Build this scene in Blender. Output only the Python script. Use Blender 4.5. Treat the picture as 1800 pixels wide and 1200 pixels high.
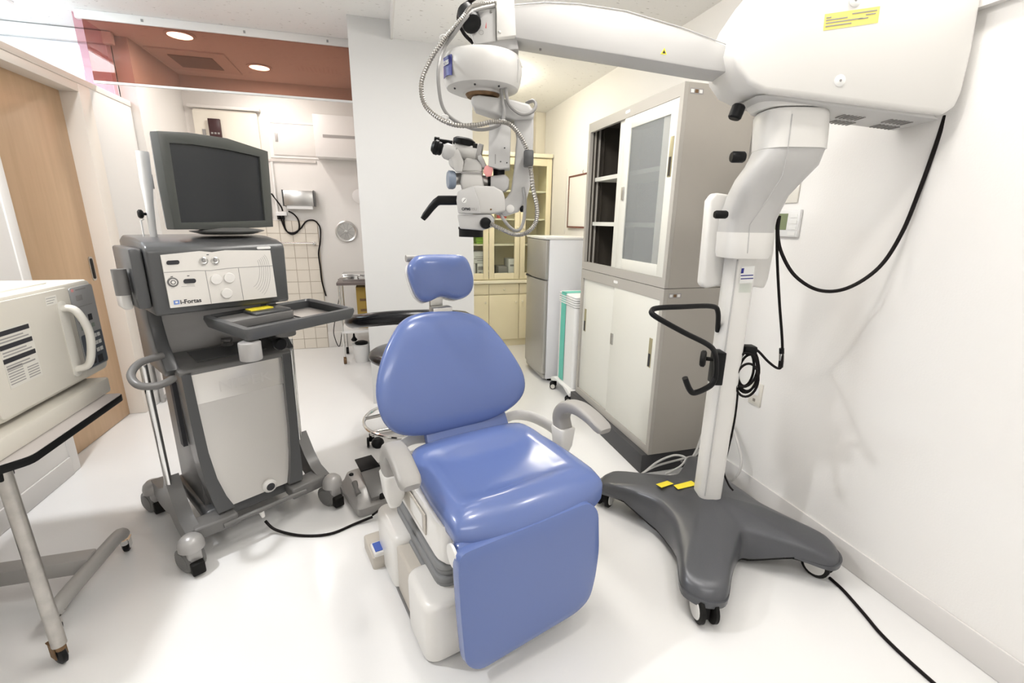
import bpy, bmesh, math, random
from mathutils import Vector, Matrix
random.seed(7)
for o in list(bpy.data.objects): bpy.data.objects.remove(o, do_unlink=True)
SC = bpy.context.scene
COL = SC.collection
V = Vector

# ---------------------------------------------------------------- camera
FPX, PITCH, YAW, ROLL, CH = 796.14, math.radians(14.9638), math.radians(16.0176), math.radians(-0.77345), 1.35
CAM = V((0, 0, CH))
_f = V((math.sin(YAW)*math.cos(PITCH), math.cos(YAW)*math.cos(PITCH), -math.sin(PITCH)))
_r = V((math.cos(YAW), -math.sin(YAW), 0)); _d = _f.cross(_r)
_r2 = math.cos(ROLL)*_r + math.sin(ROLL)*_d; _d2 = -math.sin(ROLL)*_r + math.cos(ROLL)*_d
cd = bpy.data.cameras.new('camera'); cam = bpy.data.objects.new('camera', cd); COL.objects.link(cam)
cd.sensor_width = 36; cd.lens = FPX*36/1800; cd.clip_start = 0.02; cd.clip_end = 60
cam.matrix_world = Matrix(((_r2.x, -_d2.x, -_f.x, 0), (_r2.y, -_d2.y, -_f.y, 0), (_r2.z, -_d2.z, -_f.z, CH), (0, 0, 0, 1)))
SC.camera = cam

# ---------------------------------------------------------------- world, exposure, large lights
W = bpy.data.worlds.new('world'); SC.world = W; W.use_nodes = True
W.node_tree.nodes['Background'].inputs[0].default_value = (0.9, 0.95, 1, 1)
W.node_tree.nodes['Background'].inputs[1].default_value = 0.25
vs = SC.view_settings
vs.view_transform = 'Standard'; vs.look = 'None'; vs.gamma = 1.0; vs.use_curve_mapping = False
vs.exposure = -0.02
def area(name, loc, sx, sy, power, col=(1, 1, 1), rot=(0, 0, 0)):
    l = bpy.data.lights.new(name, 'AREA'); l.shape = 'RECTANGLE'; l.size = sx; l.size_y = sy
    l.energy = power; l.color = col
    o = bpy.data.objects.new(name, l); COL.objects.link(o); o.location = loc; o.rotation_euler = rot
    return o
# ceiling lamps, the first two unseen panels added for even fill: (x, y, z of the ceiling, size x, size y, watts, colour)
LAMPS = [(0.45, 1.90, 2.45, 0.28, 1.0, 27, (1, 0.965, 0.92)), (0.5, -0.45, 2.45, 1.1, 0.28, 15, (1, 0.98, 0.95)),
         (-2.15, 3.2, 2.55, 0.28, 1.1, 34, (0.80, 0.92, 1)), (0.95, 3.88, 2.45, 0.22, 0.5, 15, (1, 0.92, 0.74))]
DOWN = [(0.70, 1.00, 2.45, 7, (1, 0.96, 0.91)), (1.50, 1.02, 2.45, 4, (1, 0.96, 0.91)), (-1.45, 1.84, 2.55, 33, (0.97, 0.98, 1)),
        (-1.24, 4.03, 2.55, 6, (1, 0.94, 0.88)), (-0.88, 4.62, 2.55, 6, (1, 0.94, 0.88))]
for x, y, z, pw, c in DOWN:
    area('downlight_light', (x, y, z-0.012), 0.11, 0.11, pw, c)

# ---------------------------------------------------------------- pixel -> place (1800 x 1200 frame)
def ray(x, y): return _r2*((x-900)/FPX) + _d2*((y-600)/FPX) + _f
def PZ(x, y, z=0.0):
    d = ray(x, y); return CAM + d*((z-CH)/d.z)
def PX(x, y, X):
    d = ray(x, y); return CAM + d*(X/d.x)
def PY(x, y, Y):
    d = ray(x, y); return CAM + d*(Y/d.y)
def PP(x, y, p, n):
    d = ray(x, y); return CAM + d*((p-CAM).dot(n)/d.dot(n))

# ---------------------------------------------------------------- materials
MATS = {}
def mat(name, col, rough=0.5, metal=0.0, noise=0.0, nscale=20, bump=0.0, bscale=60, coat=0.0, emit=0.0, trans=0.0, ior=1.45, alpha=1.0):
    if name in MATS: return MATS[name]
    m = bpy.data.materials.new(name); m.use_nodes = True
    nt = m.node_tree; b = nt.nodes['Principled BSDF']
    c = (col[0], col[1], col[2], 1)
    b.inputs['Base Color'].default_value = c
    b.inputs['Roughness'].default_value = rough; b.inputs['Metallic'].default_value = metal
    b.inputs['Coat Weight'].default_value = coat; b.inputs['Coat Roughness'].default_value = 0.12
    b.inputs['Transmission Weight'].default_value = trans; b.inputs['IOR'].default_value = ior
    b.inputs['Alpha'].default_value = alpha
    if max(col) < 0.015: b.inputs['Specular IOR Level'].default_value = 0.22
    if emit:
        b.inputs['Emission Color'].default_value = c; b.inputs['Emission Strength'].default_value = emit
    if noise or bump:
        tc = nt.nodes.new('ShaderNodeTexCoord')
    if noise:
        n = nt.nodes.new('ShaderNodeTexNoise'); n.inputs['Scale'].default_value = nscale; n.inputs['Detail'].default_value = 4
        nt.links.new(tc.outputs['Object'], n.inputs['Vector'])
        mx = nt.nodes.new('ShaderNodeMixRGB'); mx.inputs[1].default_value = tuple(v*(1-noise) for v in col)+(1,)
        mx.inputs[2].default_value = tuple(min(1, v*(1+noise)) for v in col)+(1,)
        nt.links.new(n.outputs['Fac'], mx.inputs[0]); nt.links.new(mx.outputs[0], b.inputs['Base Color'])
    if bump:
        n2 = nt.nodes.new('ShaderNodeTexNoise'); n2.inputs['Scale'].default_value = bscale; n2.inputs['Detail'].default_value = 3
        nt.links.new(tc.outputs['Object'], n2.inputs['Vector'])
        bp = nt.nodes.new('ShaderNodeBump'); bp.inputs['Strength'].default_value = bump; bp.inputs['Distance'].default_value = 0.004
        nt.links.new(n2.outputs['Fac'], bp.inputs['Height']); nt.links.new(bp.outputs[0], b.inputs['Normal'])
    MATS[name] = m
    return m
def nodes_of(m): return m.node_tree, m.node_tree.nodes['Principled BSDF']

WALL = mat('wall_paper', (0.88, 0.865, 0.84), 0.75, bump=0.12, bscale=140)
HALLW = mat('hall_wall', (0.84, 0.86, 0.88), 0.75)
BACKW = mat('back_room_wall', (0.77, 0.745, 0.71), 0.6, bump=0.05, bscale=90)
ALCW = mat('alcove_wall', (0.84, 0.80, 0.70), 0.7)
PARTW = mat('partition_white', (0.68, 0.678, 0.668), 0.55, bump=0.03, bscale=200)
TRIM = mat('trim_white', (0.82, 0.80, 0.775), 0.45)
JAMB = mat('jamb_cream', (0.83, 0.77, 0.70), 0.5)
BASEB = mat('baseboard_vinyl', (0.72, 0.70, 0.68), 0.45)
FLOOR = mat('floor_vinyl', (0.83, 0.826, 0.818), 0.16, noise=0.025, nscale=2.5, bump=0.015, bscale=9)
def ceiling_mat():
    m = mat('ceiling_board', (0.90, 0.89, 0.87), 0.85)
    nt, b = nodes_of(m)
    tc = nt.nodes.new('ShaderNodeTexCoord'); mp = nt.nodes.new('ShaderNodeMapping'); mp.inputs['Scale'].default_value = (9, 34, 20)
    vn = nt.nodes.new('ShaderNodeTexNoise'); vn.inputs['Scale'].default_value = 2.4; vn.inputs['Detail'].default_value = 3
    cr = nt.nodes.new('ShaderNodeValToRGB'); cr.color_ramp.elements[0].position = 0.665; cr.color_ramp.elements[0].color = (0.94, 0.935, 0.92, 1)
    cr.color_ramp.elements[1].position = 0.70; cr.color_ramp.elements[1].color = (0.50, 0.48, 0.46, 1)
    nt.links.new(tc.outputs['Object'], mp.inputs[0]); nt.links.new(mp.outputs[0], vn.inputs['Vector'])
    nt.links.new(vn.outputs['Fac'], cr.inputs[0]); nt.links.new(cr.outputs[0], b.inputs['Base Color'])
    return m
CEIL = ceiling_mat()
def wood_mat(name, c1, c2, sc=(1.5, 1.5, 0.12)):
    m = mat(name, c1, 0.42)
    nt, b = nodes_of(m)
    tc = nt.nodes.new('ShaderNodeTexCoord'); mp = nt.nodes.new('ShaderNodeMapping'); mp.inputs['Scale'].default_value = (sc[0]*9, sc[1]*9, sc[2]*9)
    n = nt.nodes.new('ShaderNodeTexNoise'); n.inputs['Scale'].default_value = 2.0; n.inputs['Detail'].default_value = 6; n.inputs['Distortion'].default_value = 0.6
    mx = nt.nodes.new('ShaderNodeMixRGB'); mx.inputs[1].default_value = c1+(1,); mx.inputs[2].default_value = c2+(1,)
    nt.links.new(tc.outputs['Object'], mp.inputs[0]); nt.links.new(mp.outputs[0], n.inputs['Vector'])
    nt.links.new(n.outputs['Fac'], mx.inputs[0]); nt.links.new(mx.outputs[0], b.inputs['Base Color'])
    return m
WOOD = wood_mat('door_wood', (0.50, 0.33, 0.19), (0.66, 0.46, 0.29))
BLUE = mat('blue_vinyl', (0.120, 0.174, 0.395), 0.26, coat=0.4, bump=0.03, bscale=500)
SHELL = mat('white_shell', (0.78, 0.765, 0.735), 0.30, coat=0.2)
TAN = mat('tan_plastic', (0.56, 0.52, 0.46), 0.45)
BELLOW = mat('grey_bellows', (0.25, 0.255, 0.26), 0.55)
ARMG = mat('arm_grey', (0.35, 0.338, 0.32), 0.42)
STEEL = mat('steel', (0.60, 0.59, 0.57), 0.28, 1.0)
CHROME = mat('chrome', (0.75, 0.75, 0.74), 0.12, 1.0)
BRUSHED = mat('brushed_panel', (0.76, 0.74, 0.71), 0.30, 0.6, bump=0.02, bscale=300)
BLACK = mat('black_plastic', (0.005, 0.005, 0.0055), 0.42)
BLKV = mat('black_vinyl', (0.010, 0.010, 0.012), 0.25, coat=0.3)
BLKM = mat('black_matte', (0.010, 0.0095, 0.009), 0.6)
RUBB = mat('rubber', (0.03, 0.028, 0.027), 0.6)
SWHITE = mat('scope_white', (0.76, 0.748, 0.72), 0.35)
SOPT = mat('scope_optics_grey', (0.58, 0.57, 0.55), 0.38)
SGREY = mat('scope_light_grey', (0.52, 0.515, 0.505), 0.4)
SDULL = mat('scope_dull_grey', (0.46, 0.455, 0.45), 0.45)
SBASE = mat('scope_base_metallic', (0.10, 0.103, 0.112), 0.33, 0.35, noise=0.08, nscale=300)
YEL = mat('yellow_label', (0.86, 0.72, 0.05), 0.5)
YEL2 = mat('yellow_sticker', (0.84, 0.73, 0.20), 0.5)
INK = mat('ink', (0.03, 0.03, 0.035), 0.6)
INKG = mat('grey_ink', (0.32, 0.31, 0.30), 0.6)
LBLUE = mat('logo_blue', (0.014, 0.018, 0.21), 0.35)
PALE = mat('label_white', (0.83, 0.83, 0.81), 0.5)
UGREY = mat('unit_dark_grey', (0.078, 0.080, 0.082), 0.32, coat=0.15)
UMID = mat('unit_mid_grey', (0.155, 0.152, 0.148), 0.36, coat=0.1)
USILV = mat('unit_silver_grey', (0.42, 0.41, 0.40), 0.35, 0.25)
FASC = mat('fascia_cream', (0.74, 0.715, 0.675), 0.4)
CAPW = mat('cap_white', (0.80, 0.78, 0.75), 0.4)
MONI = mat('monitor_frame', (0.058, 0.062, 0.058), 0.4)
SCREEN = mat('screen_black', (0.028, 0.030, 0.033), 0.22)
AUTO = mat('autoclave_beige', (0.66, 0.63, 0.56), 0.42)
AUTOH = mat('autoclave_handle', (0.76, 0.74, 0.68), 0.4)
AUTOP = mat('autoclave_panel', (0.42, 0.42, 0.42), 0.4)
AUTOD = mat('autoclave_panel_dark', (0.10, 0.115, 0.14), 0.35)
LAM = mat('table_laminate', (0.62, 0.58, 0.56), 0.4)
RUST = mat('rusty_steel', (0.20, 0.12, 0.06), 0.7, 0.3, noise=0.5, nscale=60)
CABG = mat('cabinet_greige', (0.40, 0.375, 0.335), 0.45, noise=0.05, nscale=2)
CABD = mat('cabinet_door_cream', (0.73, 0.725, 0.665), 0.42)
CABF = mat('cabinet_frame', (0.42, 0.40, 0.365), 0.4)
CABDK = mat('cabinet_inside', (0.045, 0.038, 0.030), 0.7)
PLINTH = mat('plinth_dark', (0.055, 0.055, 0.058), 0.5)
PULL = mat('pull_brass', (0.42, 0.38, 0.24), 0.35, 0.5)
CREAM = mat('cupboard_cream', (0.90, 0.82, 0.585), 0.45)
CREAML = mat('cupboard_cream_light', (0.93, 0.88, 0.70), 0.45)
FRIDGE = mat('fridge_silver', (0.46, 0.45, 0.43), 0.3, 0.45)
FRIDGW = mat('fridge_side', (0.80, 0.81, 0.84), 0.5)
TEAL = mat('teal_band', (0.14, 0.55, 0.45), 0.5)
WHITEP = mat('white_plastic', (0.80, 0.80, 0.79), 0.45)
GREEN = mat('green_basket', (0.33, 0.58, 0.06), 0.5)
RED = mat('red_item', (0.62, 0.12, 0.12), 0.5)
PINK = mat('pink_tag', (0.75, 0.33, 0.32), 0.5)
CARD = mat('cardboard', (0.42, 0.28, 0.06), 0.7)
TILE = mat('tile_cream', (0.80, 0.745, 0.655), 0.22)
GROUT = mat('grout', (0.52, 0.44, 0.34), 0.8)
CABLEB = mat('cable_black', (0.006, 0.004, 0.004), 0.5)
CABLEG = mat('cable_grey', (0.27, 0.265, 0.258), 0.45)
CABLEW = mat('cable_light_grey', (0.58, 0.57, 0.55), 0.5)
LCDB = mat('lcd_blue', (0.06, 0.13, 0.50), 0.3)
LCDG = mat('lcd_green', (0.22, 0.26, 0.15), 0.35)
LITE = mat('lamp_diffuser', (1, 0.98, 0.95), 0.5, emit=4)
LITEW = mat('downlight_glow', (1, 0.95, 0.9), 0.5, emit=14)
def glass_mat(name, col, rough=0.02):
    m = bpy.data.materials.new(name); m.use_nodes = True; nt = m.node_tree
    for n in list(nt.nodes): nt.nodes.remove(n)
    out = nt.nodes.new('ShaderNodeOutputMaterial'); tr = nt.nodes.new('ShaderNodeBsdfTransparent'); tr.inputs[0].default_value = col+(1,)
    gl = nt.nodes.new('ShaderNodeBsdfGlossy'); gl.inputs['Roughness'].default_value = rough
    lw = nt.nodes.new('ShaderNodeLayerWeight'); lw.inputs[0].default_value = 0.5
    pw = nt.nodes.new('ShaderNodeMath'); pw.operation = 'POWER'; pw.inputs[1].default_value = 4
    fr = nt.nodes.new('ShaderNodeMath'); fr.operation = 'MULTIPLY_ADD'; fr.inputs[1].default_value = 0.35; fr.inputs[2].default_value = 0.03
    nt.links.new(lw.outputs['Facing'], pw.inputs[0]); nt.links.new(pw.outputs[0], fr.inputs[0])
    mx = nt.nodes.new('ShaderNodeMixShader')
    nt.links.new(fr.outputs[0], mx.inputs[0]); nt.links.new(tr.outputs[0], mx.inputs[1]); nt.links.new(gl.outputs[0], mx.inputs[2]); nt.links.new(mx.outputs[0], out.inputs[0])
    return m
GLASSB = glass_mat('brown_glass', (0.66, 0.47, 0.40))
GLASSP = glass_mat('pink_glass', (0.90, 0.70, 0.74))
GLASSC = glass_mat('clear_glass', (0.95, 0.965, 0.95), 0.05)
GLASSF = mat('frosted_glass', (0.40, 0.42, 0.42), 0.25, trans=0.0, alpha=0.30)

# ---------------------------------------------------------------- geometry helpers: each returns (verts, faces)
def join(*gs):
    v, f = [], []
    for g in gs:
        n = len(v); v += g[0]; f += [tuple(i+n for i in q) for q in g[1]]
    return v, f
EX, EY, EZ = V((1, 0, 0)), V((0, 1, 0)), V((0, 0, 1))
def box(c, s, fr=(EX, EY, EZ)):
    c = V(c); v = []
    for k in (-1, 1):
        for j in (-1, 1):
            for i in (-1, 1):
                v.append(c + fr[0]*(i*s[0]/2) + fr[1]*(j*s[1]/2) + fr[2]*(k*s[2]/2))
    return v, [(0, 2, 3, 1), (4, 5, 7, 6), (0, 1, 5, 4), (2, 6, 7, 3), (0, 4, 6, 2), (1, 3, 7, 5)]
def bx(x0, x1, y0, y1, z0, z1): return box(((x0+x1)/2, (y0+y1)/2, (z0+z1)/2), (x1-x0, y1-y0, z1-z0))
def prism(loop, vec, vec0=None):
    vec = V(vec); n = len(loop); o = V(vec0) if vec0 is not None else V((0, 0, 0))
    v = [V(p)+o for p in loop] + [V(p)+o+vec for p in loop]
    f = [tuple(range(n)), tuple(range(2*n-1, n-1, -1))] + [(i, (i+1) % n, n+(i+1) % n, n+i) for i in range(n)]
    return v, f
def spl(pts, n=6, closed=False):
    pts = [V(p) for p in pts]; m = len(pts); out = []
    rng = m if closed else m-1
    for i in range(rng):
        if closed: p0, p1, p2, p3 = pts[(i-1) % m], pts[i], pts[(i+1) % m], pts[(i+2) % m]
        else: p0, p1, p2, p3 = pts[max(i-1, 0)], pts[i], pts[i+1], pts[min(i+2, m-1)]
        for k in range(n):
            t = k/n
            out.append(0.5*((2*p1) + (p2-p0)*t + (2*p0-5*p1+4*p2-p3)*t*t + (3*p1-p0-3*p2+p3)*t**3))
    if not closed: out.append(pts[-1])
    return out
def rnd(pts, r, n=4):
    pts = [V(p) for p in pts]; m = len(pts); out = []
    for i in range(m):
        a, b, c = pts[i-1], pts[i], pts[(i+1) % m]
        da, dc = (a-b), (c-b); ra = min(r, da.length*0.48); rc = min(r, dc.length*0.48)
        pa, pc = b+da.normalized()*ra, b+dc.normalized()*rc
        for k in range(n+1):
            t = k/n; out.append(pa*(1-t)**2 + b*2*t*(1-t) + pc*t*t)
    return out
def loft(rings, cap=True, closed=False):
    n = len(rings[0]); v = [p for r in rings for p in r]; f = []
    for k in range(len(rings)-(0 if closed else 1)):
        a = k*n; b = ((k+1) % len(rings))*n
        f += [(a+i, a+(i+1) % n, b+(i+1) % n, b+i) for i in range(n)]
    if cap and not closed: f += [tuple(range(n)), tuple(range(len(v)-1, len(v)-n-1, -1))]
    return v, f
def tube(path, r, n=8, closed=False, flat=1.0):
    path = [V(p) for p in path]; m = len(path); rings = []
    prev = None
    for i, p in enumerate(path):
        a = path[i-1] if (i or closed) else path[0]; b = path[(i+1) % m] if (i < m-1 or closed) else path[-1]
        t = (b-a).normalized() if (b-a).length > 1e-9 else EZ
        if prev is None:
            s = t.cross(EZ if abs(t.z) < 0.9 else EX).normalized()
        else:
            s = (prev - t*prev.dot(t)).normalized()
        prev = s; u = t.cross(s); rr = r[i] if isinstance(r, (list, tuple)) else r
        rings.append([p + s*(rr*math.cos(2*math.pi*k/n)) + u*(rr*flat*math.sin(2*math.pi*k/n)) for k in range(n)])
    return loft(rings, True, closed)
def lathe(prof, c, ax=EZ, n=24):
    c = V(c); ax = V(ax).normalized(); s = ax.cross(EX if abs(ax.x) < 0.9 else EY).normalized(); u = ax.cross(s)
    return loft([[c + ax*h + (s*math.cos(2*math.pi*k/n)+u*math.sin(2*math.pi*k/n))*max(r, 1e-4) for k in range(n)] for r, h in prof])
def cyl(a, b, r, n=16, r2=None):
    a, b = V(a), V(b); return lathe([(r, 0), (r2 or r, (b-a).length)], a, b-a, n)
def ball(c, r, n=12, sq=(1, 1, 1)):
    c = V(c); rings = []
    for i in range(1, n//2):
        ph = math.pi*i/(n//2)
        rings.append([c + V((math.sin(ph)*math.cos(2*math.pi*k/n)*r*sq[0], math.sin(ph)*math.sin(2*math.pi*k/n)*r*sq[1], -math.cos(ph)*r*sq[2])) for k in range(n)])
    return loft(rings)
def cushion(loop, nrm, tf, tb, p=3.5, rings=9, warp=None, cen=None):
    """closed outline -> domed cushion; tf/tb: thickness to front/back of the outline plane"""
    loop = [V(q) for q in loop]; nrm = V(nrm).normalized(); n = len(loop)
    c = V(cen) if cen else sum(loop, V((0, 0, 0)))/n
    R = []
    ss = [math.sin(math.pi/2*k/rings) for k in range(1, rings+1)]
    for s in ss: R.append([c+(q-c)*s + nrm*(tf*(1-s**p)**(1/p)) for q in loop])
    for s in reversed(ss[:-1]): R.append([c+(q-c)*s - nrm*(tb*(1-s**p)**(1/p)) for q in loop])
    v, f = loft(R, False)
    v.append(c+nrm*tf); v.append(c-nrm*tb); a = len(v)-2
    f += [(i, a, (i+1) % n) for i in range(n)]
    k = (len(R)-1)*n; f += [(k+i, k+(i+1) % n, a+1) for i in range(n)]
    if warp: v = [warp(q) for q in v]
    return v, f

ORG = {}
def O(name, g, m, parent=None, smooth=False, bevel=0.0, seg=2, sub=0, label=None):
    vs_, fs = g
    if parent is not None: org = ORG[parent.name]
    else:
        zs = min(p.z for p in vs_); c = sum(vs_, V((0, 0, 0)))/len(vs_); org = V((c.x, c.y, zs))
    me = bpy.data.meshes.new(name)
    me.from_pydata([tuple(V(p)-org) for p in vs_], [], fs)
    bm = bmesh.new(); bm.from_mesh(me); bmesh.ops.recalc_face_normals(bm, faces=bm.faces); bm.to_mesh(me); bm.free()
    me.materials.append(m)
    o = bpy.data.objects.new(name, me); COL.objects.link(o)
    if parent is not None: o.parent = parent
    else: o.location = org
    ORG[o.name] = org
    if bevel:
        b = o.modifiers.new('bevel', 'BEVEL'); b.width = bevel; b.segments = seg; b.limit_method = 'ANGLE'; b.angle_limit = math.radians(40); b.harden_normals = False
    if sub:
        s = o.modifiers.new('sub', 'SUBSURF'); s.levels = sub; s.render_levels = sub
    if smooth or bevel:
        for p in me.polygons: p.use_smooth = True
        if not sub:
            e = o.modifiers.new('split', 'EDGE_SPLIT'); e.split_angle = math.radians(38)
    if label: o['label'] = label
    return o
def T(name, loc, label, cat, group=None):
    o = bpy.data.objects.new(name, None); COL.objects.link(o); o.location = loc; o.empty_display_size = 0.05
    ORG[o.name] = V(loc); tag(o, label, cat, group); return o
def tag(o, label, cat, group=None):
    o['label'] = label; o['category'] = cat
    if group: o['group'] = group
    return o
def S(name, g, m, **k):
    o = O(name, g, m, **k); o['kind'] = 'structure'; return o
def text_mesh(body, size, org, ex, ey, depth=0.0004, align='LEFT', bold=0.0, sx=1.0):
    cu = bpy.data.curves.new('t', 'FONT'); cu.body = body; cu.size = size; cu.extrude = depth; cu.align_x = align; cu.offset = bold
    to = bpy.data.objects.new('t', cu); COL.objects.link(to)
    bpy.context.view_layer.update()
    me = bpy.data.meshes.new_from_object(to.evaluated_get(bpy.context.evaluated_depsgraph_get()))
    ex, ey = V(ex).normalized(), V(ey).normalized(); ez = ex.cross(ey)
    v = [V(org)+ex*(p.co.x*sx)+ey*p.co.y+ez*p.co.z for p in me.vertices]; f = [tuple(p.vertices) for p in me.polygons]
    bpy.data.objects.remove(to, do_unlink=True); bpy.data.curves.remove(cu); bpy.data.meshes.remove(me)
    return v, f
def slab_on(px, fn, nrm, thick, lift=0.0):
    """pixel outline on a surface fn(x,y) -> thin slab raised along nrm"""
    nrm = V(nrm).normalized(); return prism([fn(x, y)+nrm*lift for x, y in px], nrm*thick)

# ================================================================ STRUCTURE
XR, XL, YB = 1.755, -1.67, 5.08
CZR, CZL = 2.45, 2.55
S('floor', bx(-3.3, 1.9, -1.4, 5.25, -0.05, 0), FLOOR)
S('wall_right', bx(XR, XR+0.1, -1.4, 5.25, 0, 2.7), WALL)
S('baseboard_right', bx(XR-0.012, XR-0.0005, -1.3, YB, 0.001, 0.108), BASEB, bevel=0.003)
S('wall_back', bx(-3.3, XR, YB, YB+0.1, 0, 2.7), BACKW)
S('wall_rear', bx(-3.3, XR, -1.4, -1.3, 0, 2.7), WALL)
S('wall_partition', bx(-0.12, 0.655, 3.34, YB-0.001, 0.0, 2.62), PARTW)
# ceilings
c1 = S('ceiling', bx(0.148, XR, -1.3, YB, CZR, CZR+0.25), CEIL)
S('ceiling', bx(-3.2, 0.147, -1.3, YB, CZL, CZL+0.1), CEIL)
S('trim_1', bx(0.135, 0.147, -1.3, 3.338, CZR-0.008, CZL-0.001), TRIM)
# wall-mounted strip high on the right wall
S('trim_2', bx(XR-0.03, XR-0.0005, -1.25, 1.13, 1.97, 2.1), TRIM)
# left wall: near part, header, far part, with an open transom above
S('wall_left', bx(XL-0.12, XL, -1.3, 2.80, 0, 2.10), TRIM)
S('wall_left', bx(XL-0.12, XL, 3.60, 4.19, 0, 2.10), TRIM)
S('trim_3', bx(XL-0.13, XL+0.006, -1.3, 4.19, 2.10, 2.137), JAMB, bevel=0.004)
S('trim_4', bx(XL-0.12, XL+0.002, 2.80, 3.60, 2.052, 2.0995), JAMB, bevel=0.003)
S('trim_5', bx(XL-0.115, XL+0.006, 2.74, 2.80, 0.001, 2.10), TRIM, bevel=0.003)
S('trim_6', bx(XL-0.115, XL+0.004, 3.562, 3.68, 0.001, 2.10), JAMB, bevel=0.003)
S('baseboard_left', bx(XL+0.0005, XL+0.012, -1.3, 2.735, 0.001, 0.10), BASEB, bevel=0.003)
S('baseboard_left', bx(XL+0.0005, XL+0.012, 3.69, 4.18, 0.001, 0.10), BASEB, bevel=0.003)
# sliding wooden door in the recess
d1 = S('door_1', bx(-1.80, -1.765, 2.70, 3.575, 0.004, 2.06), WOOD, bevel=0.002)
g = PX(162, 472, -1.765)
O('pull_rim', prism(rnd([g+V((0, -.022, -.075)), g+V((0, .022, -.075)), g+V((0, .022, .075)), g+V((0, -.022, .075))], .02), (0.004, 0, 0)), STEEL, d1)
O('pull_recess', prism(rnd([g+V((0, -.013, -.064)), g+V((0, .013, -.064)), g+V((0, .013, .064)), g+V((0, -.013, .064))], .012), (0.006, 0, 0)), BLACK, d1)
# hall beyond the transom
S('wall_hall', bx(-3.3, -3.2, -1.3, YB, 0, 2.7), HALLW)
S('wall_hall', bx(-3.2, -1.7255, 4.14, 4.2, 0, 2.55), HALLW)
S('trim_7', bx(-3.2, XL, 4.10, 4.139, 2.47, 2.545), TRIM, bevel=0.006)
# back room: short return wall on the left, recessed ceiling band
S('wall_backroom', bx(-1.72, -1.62, 4.20, YB-0.001, 0, 2.55), BACKW)
# tinted smoke-barrier glass hung from the ceiling
sg = T('smoke_barrier', (-0.9, 3.77, 2.16), 'brown tinted glass smoke barrier hung from ceiling beside white partition', 'glass panel')
O('pane', bx(XL, -0.122, 3.767, 3.773, 2.163, 2.50), GLASSB, sg)
O('top_rail', bx(XL-0.03, -0.122, 3.755, 3.785, 2.50, 2.549), TRIM, sg, bevel=0.002)
O('bottom_rail', bx(XL, -0.122, 3.760, 3.780, 2.150, 2.163), PALE, sg)
for x in (-1.35, -0.78, -0.27): O('clip', bx(x-0.006, x+0.006, 3.750, 3.7549, 2.515, 2.53), INKG, sg)
pg = tag(O('tinted_pane', bx(XL-0.06, XL-0.054, 3.80, 4.185, 2.138, 2.546), GLASSP), 'small pink tinted glass pane standing on the door header', 'glass panel')

# ceiling lamps, added fill panels and downlights
LL = ['added long fill lamp on ceiling above the patient chair', 'added long fill lamp, out of view near the rear wall', 'bluish ceiling lamp in the hall behind the wooden door', 'warm ceiling lamp in front of the cream cupboard']
for (x, y, z, sx, sy, pw, c), lb in zip(LAMPS, LL):
    t = T('ceiling_or_fill_lamp', (x, y, z), lb, 'lamp')
    O('frame', join(bx(x-sx/2-.02, x+sx/2+.02, y-sy/2-.02, y-sy/2, z-.02, z-.001), bx(x-sx/2-.02, x+sx/2+.02, y+sy/2, y+sy/2+.02, z-.02, z-.001),
                    bx(x-sx/2-.02, x-sx/2, y-sy/2, y+sy/2, z-.02, z-.001), bx(x+sx/2, x+sx/2+.02, y-sy/2, y+sy/2, z-.02, z-.001)), TRIM, t)
    O('diffuser', bx(x-sx/2, x+sx/2, y-sy/2, y+sy/2, z-.075, z-.002), mat('lamp_diffuser_%d' % int(pw*10+x*100), c, .5, emit=pw/(math.pi*(sx*sy+2*(sx+sy)*.073*.7))), t)
DLL = ['round downlight above the microscope and patient chair', 'round downlight above the microscope head near right wall', 'round downlight above the steriliser',
       'round downlight close behind the brown glass', 'round downlight in back room ceiling nearer the tiles']
for (x, y, z, pw, c), lb in zip(DOWN, DLL):
    t = T('downlight', (x, y, z), lb, 'lamp')
    O('ring', lathe([(.095, 0), (.095, -.008), (.075, -.010), (.075, -.002)], (x, y, z-.0005), EZ, 32), TRIM, t, smooth=True)
    O('glow_disc', lathe([(.074, 0), (.074, -.004)], (x, y, z-.002), EZ, 32), LITEW, t)
t = T('ceiling_vent', (-1.33, 4.62, CZL), 'square exhaust vent in back room ceiling between the downlights', 'vent')
O('plate', box((-1.33, 4.62, CZL-.006), (.52, .52, .01)), TRIM, t)
O('grille', box((-1.33, 4.62, CZL-.014), (.30, .30, .006)), INKG, t)
t = T('ceiling_grille', (-0.42, 3.0, CZL), 'white slotted air grille in ceiling near partition', 'vent')
O('plate', box((-0.42, 3.0, CZL-.004), (.36, .16, .007)), TRIM, t)
for k in range(10): O('slot', box((-0.57+k*.033, 3.0, CZL-.0085), (.012, .12, .002)), INKG, t)

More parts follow.
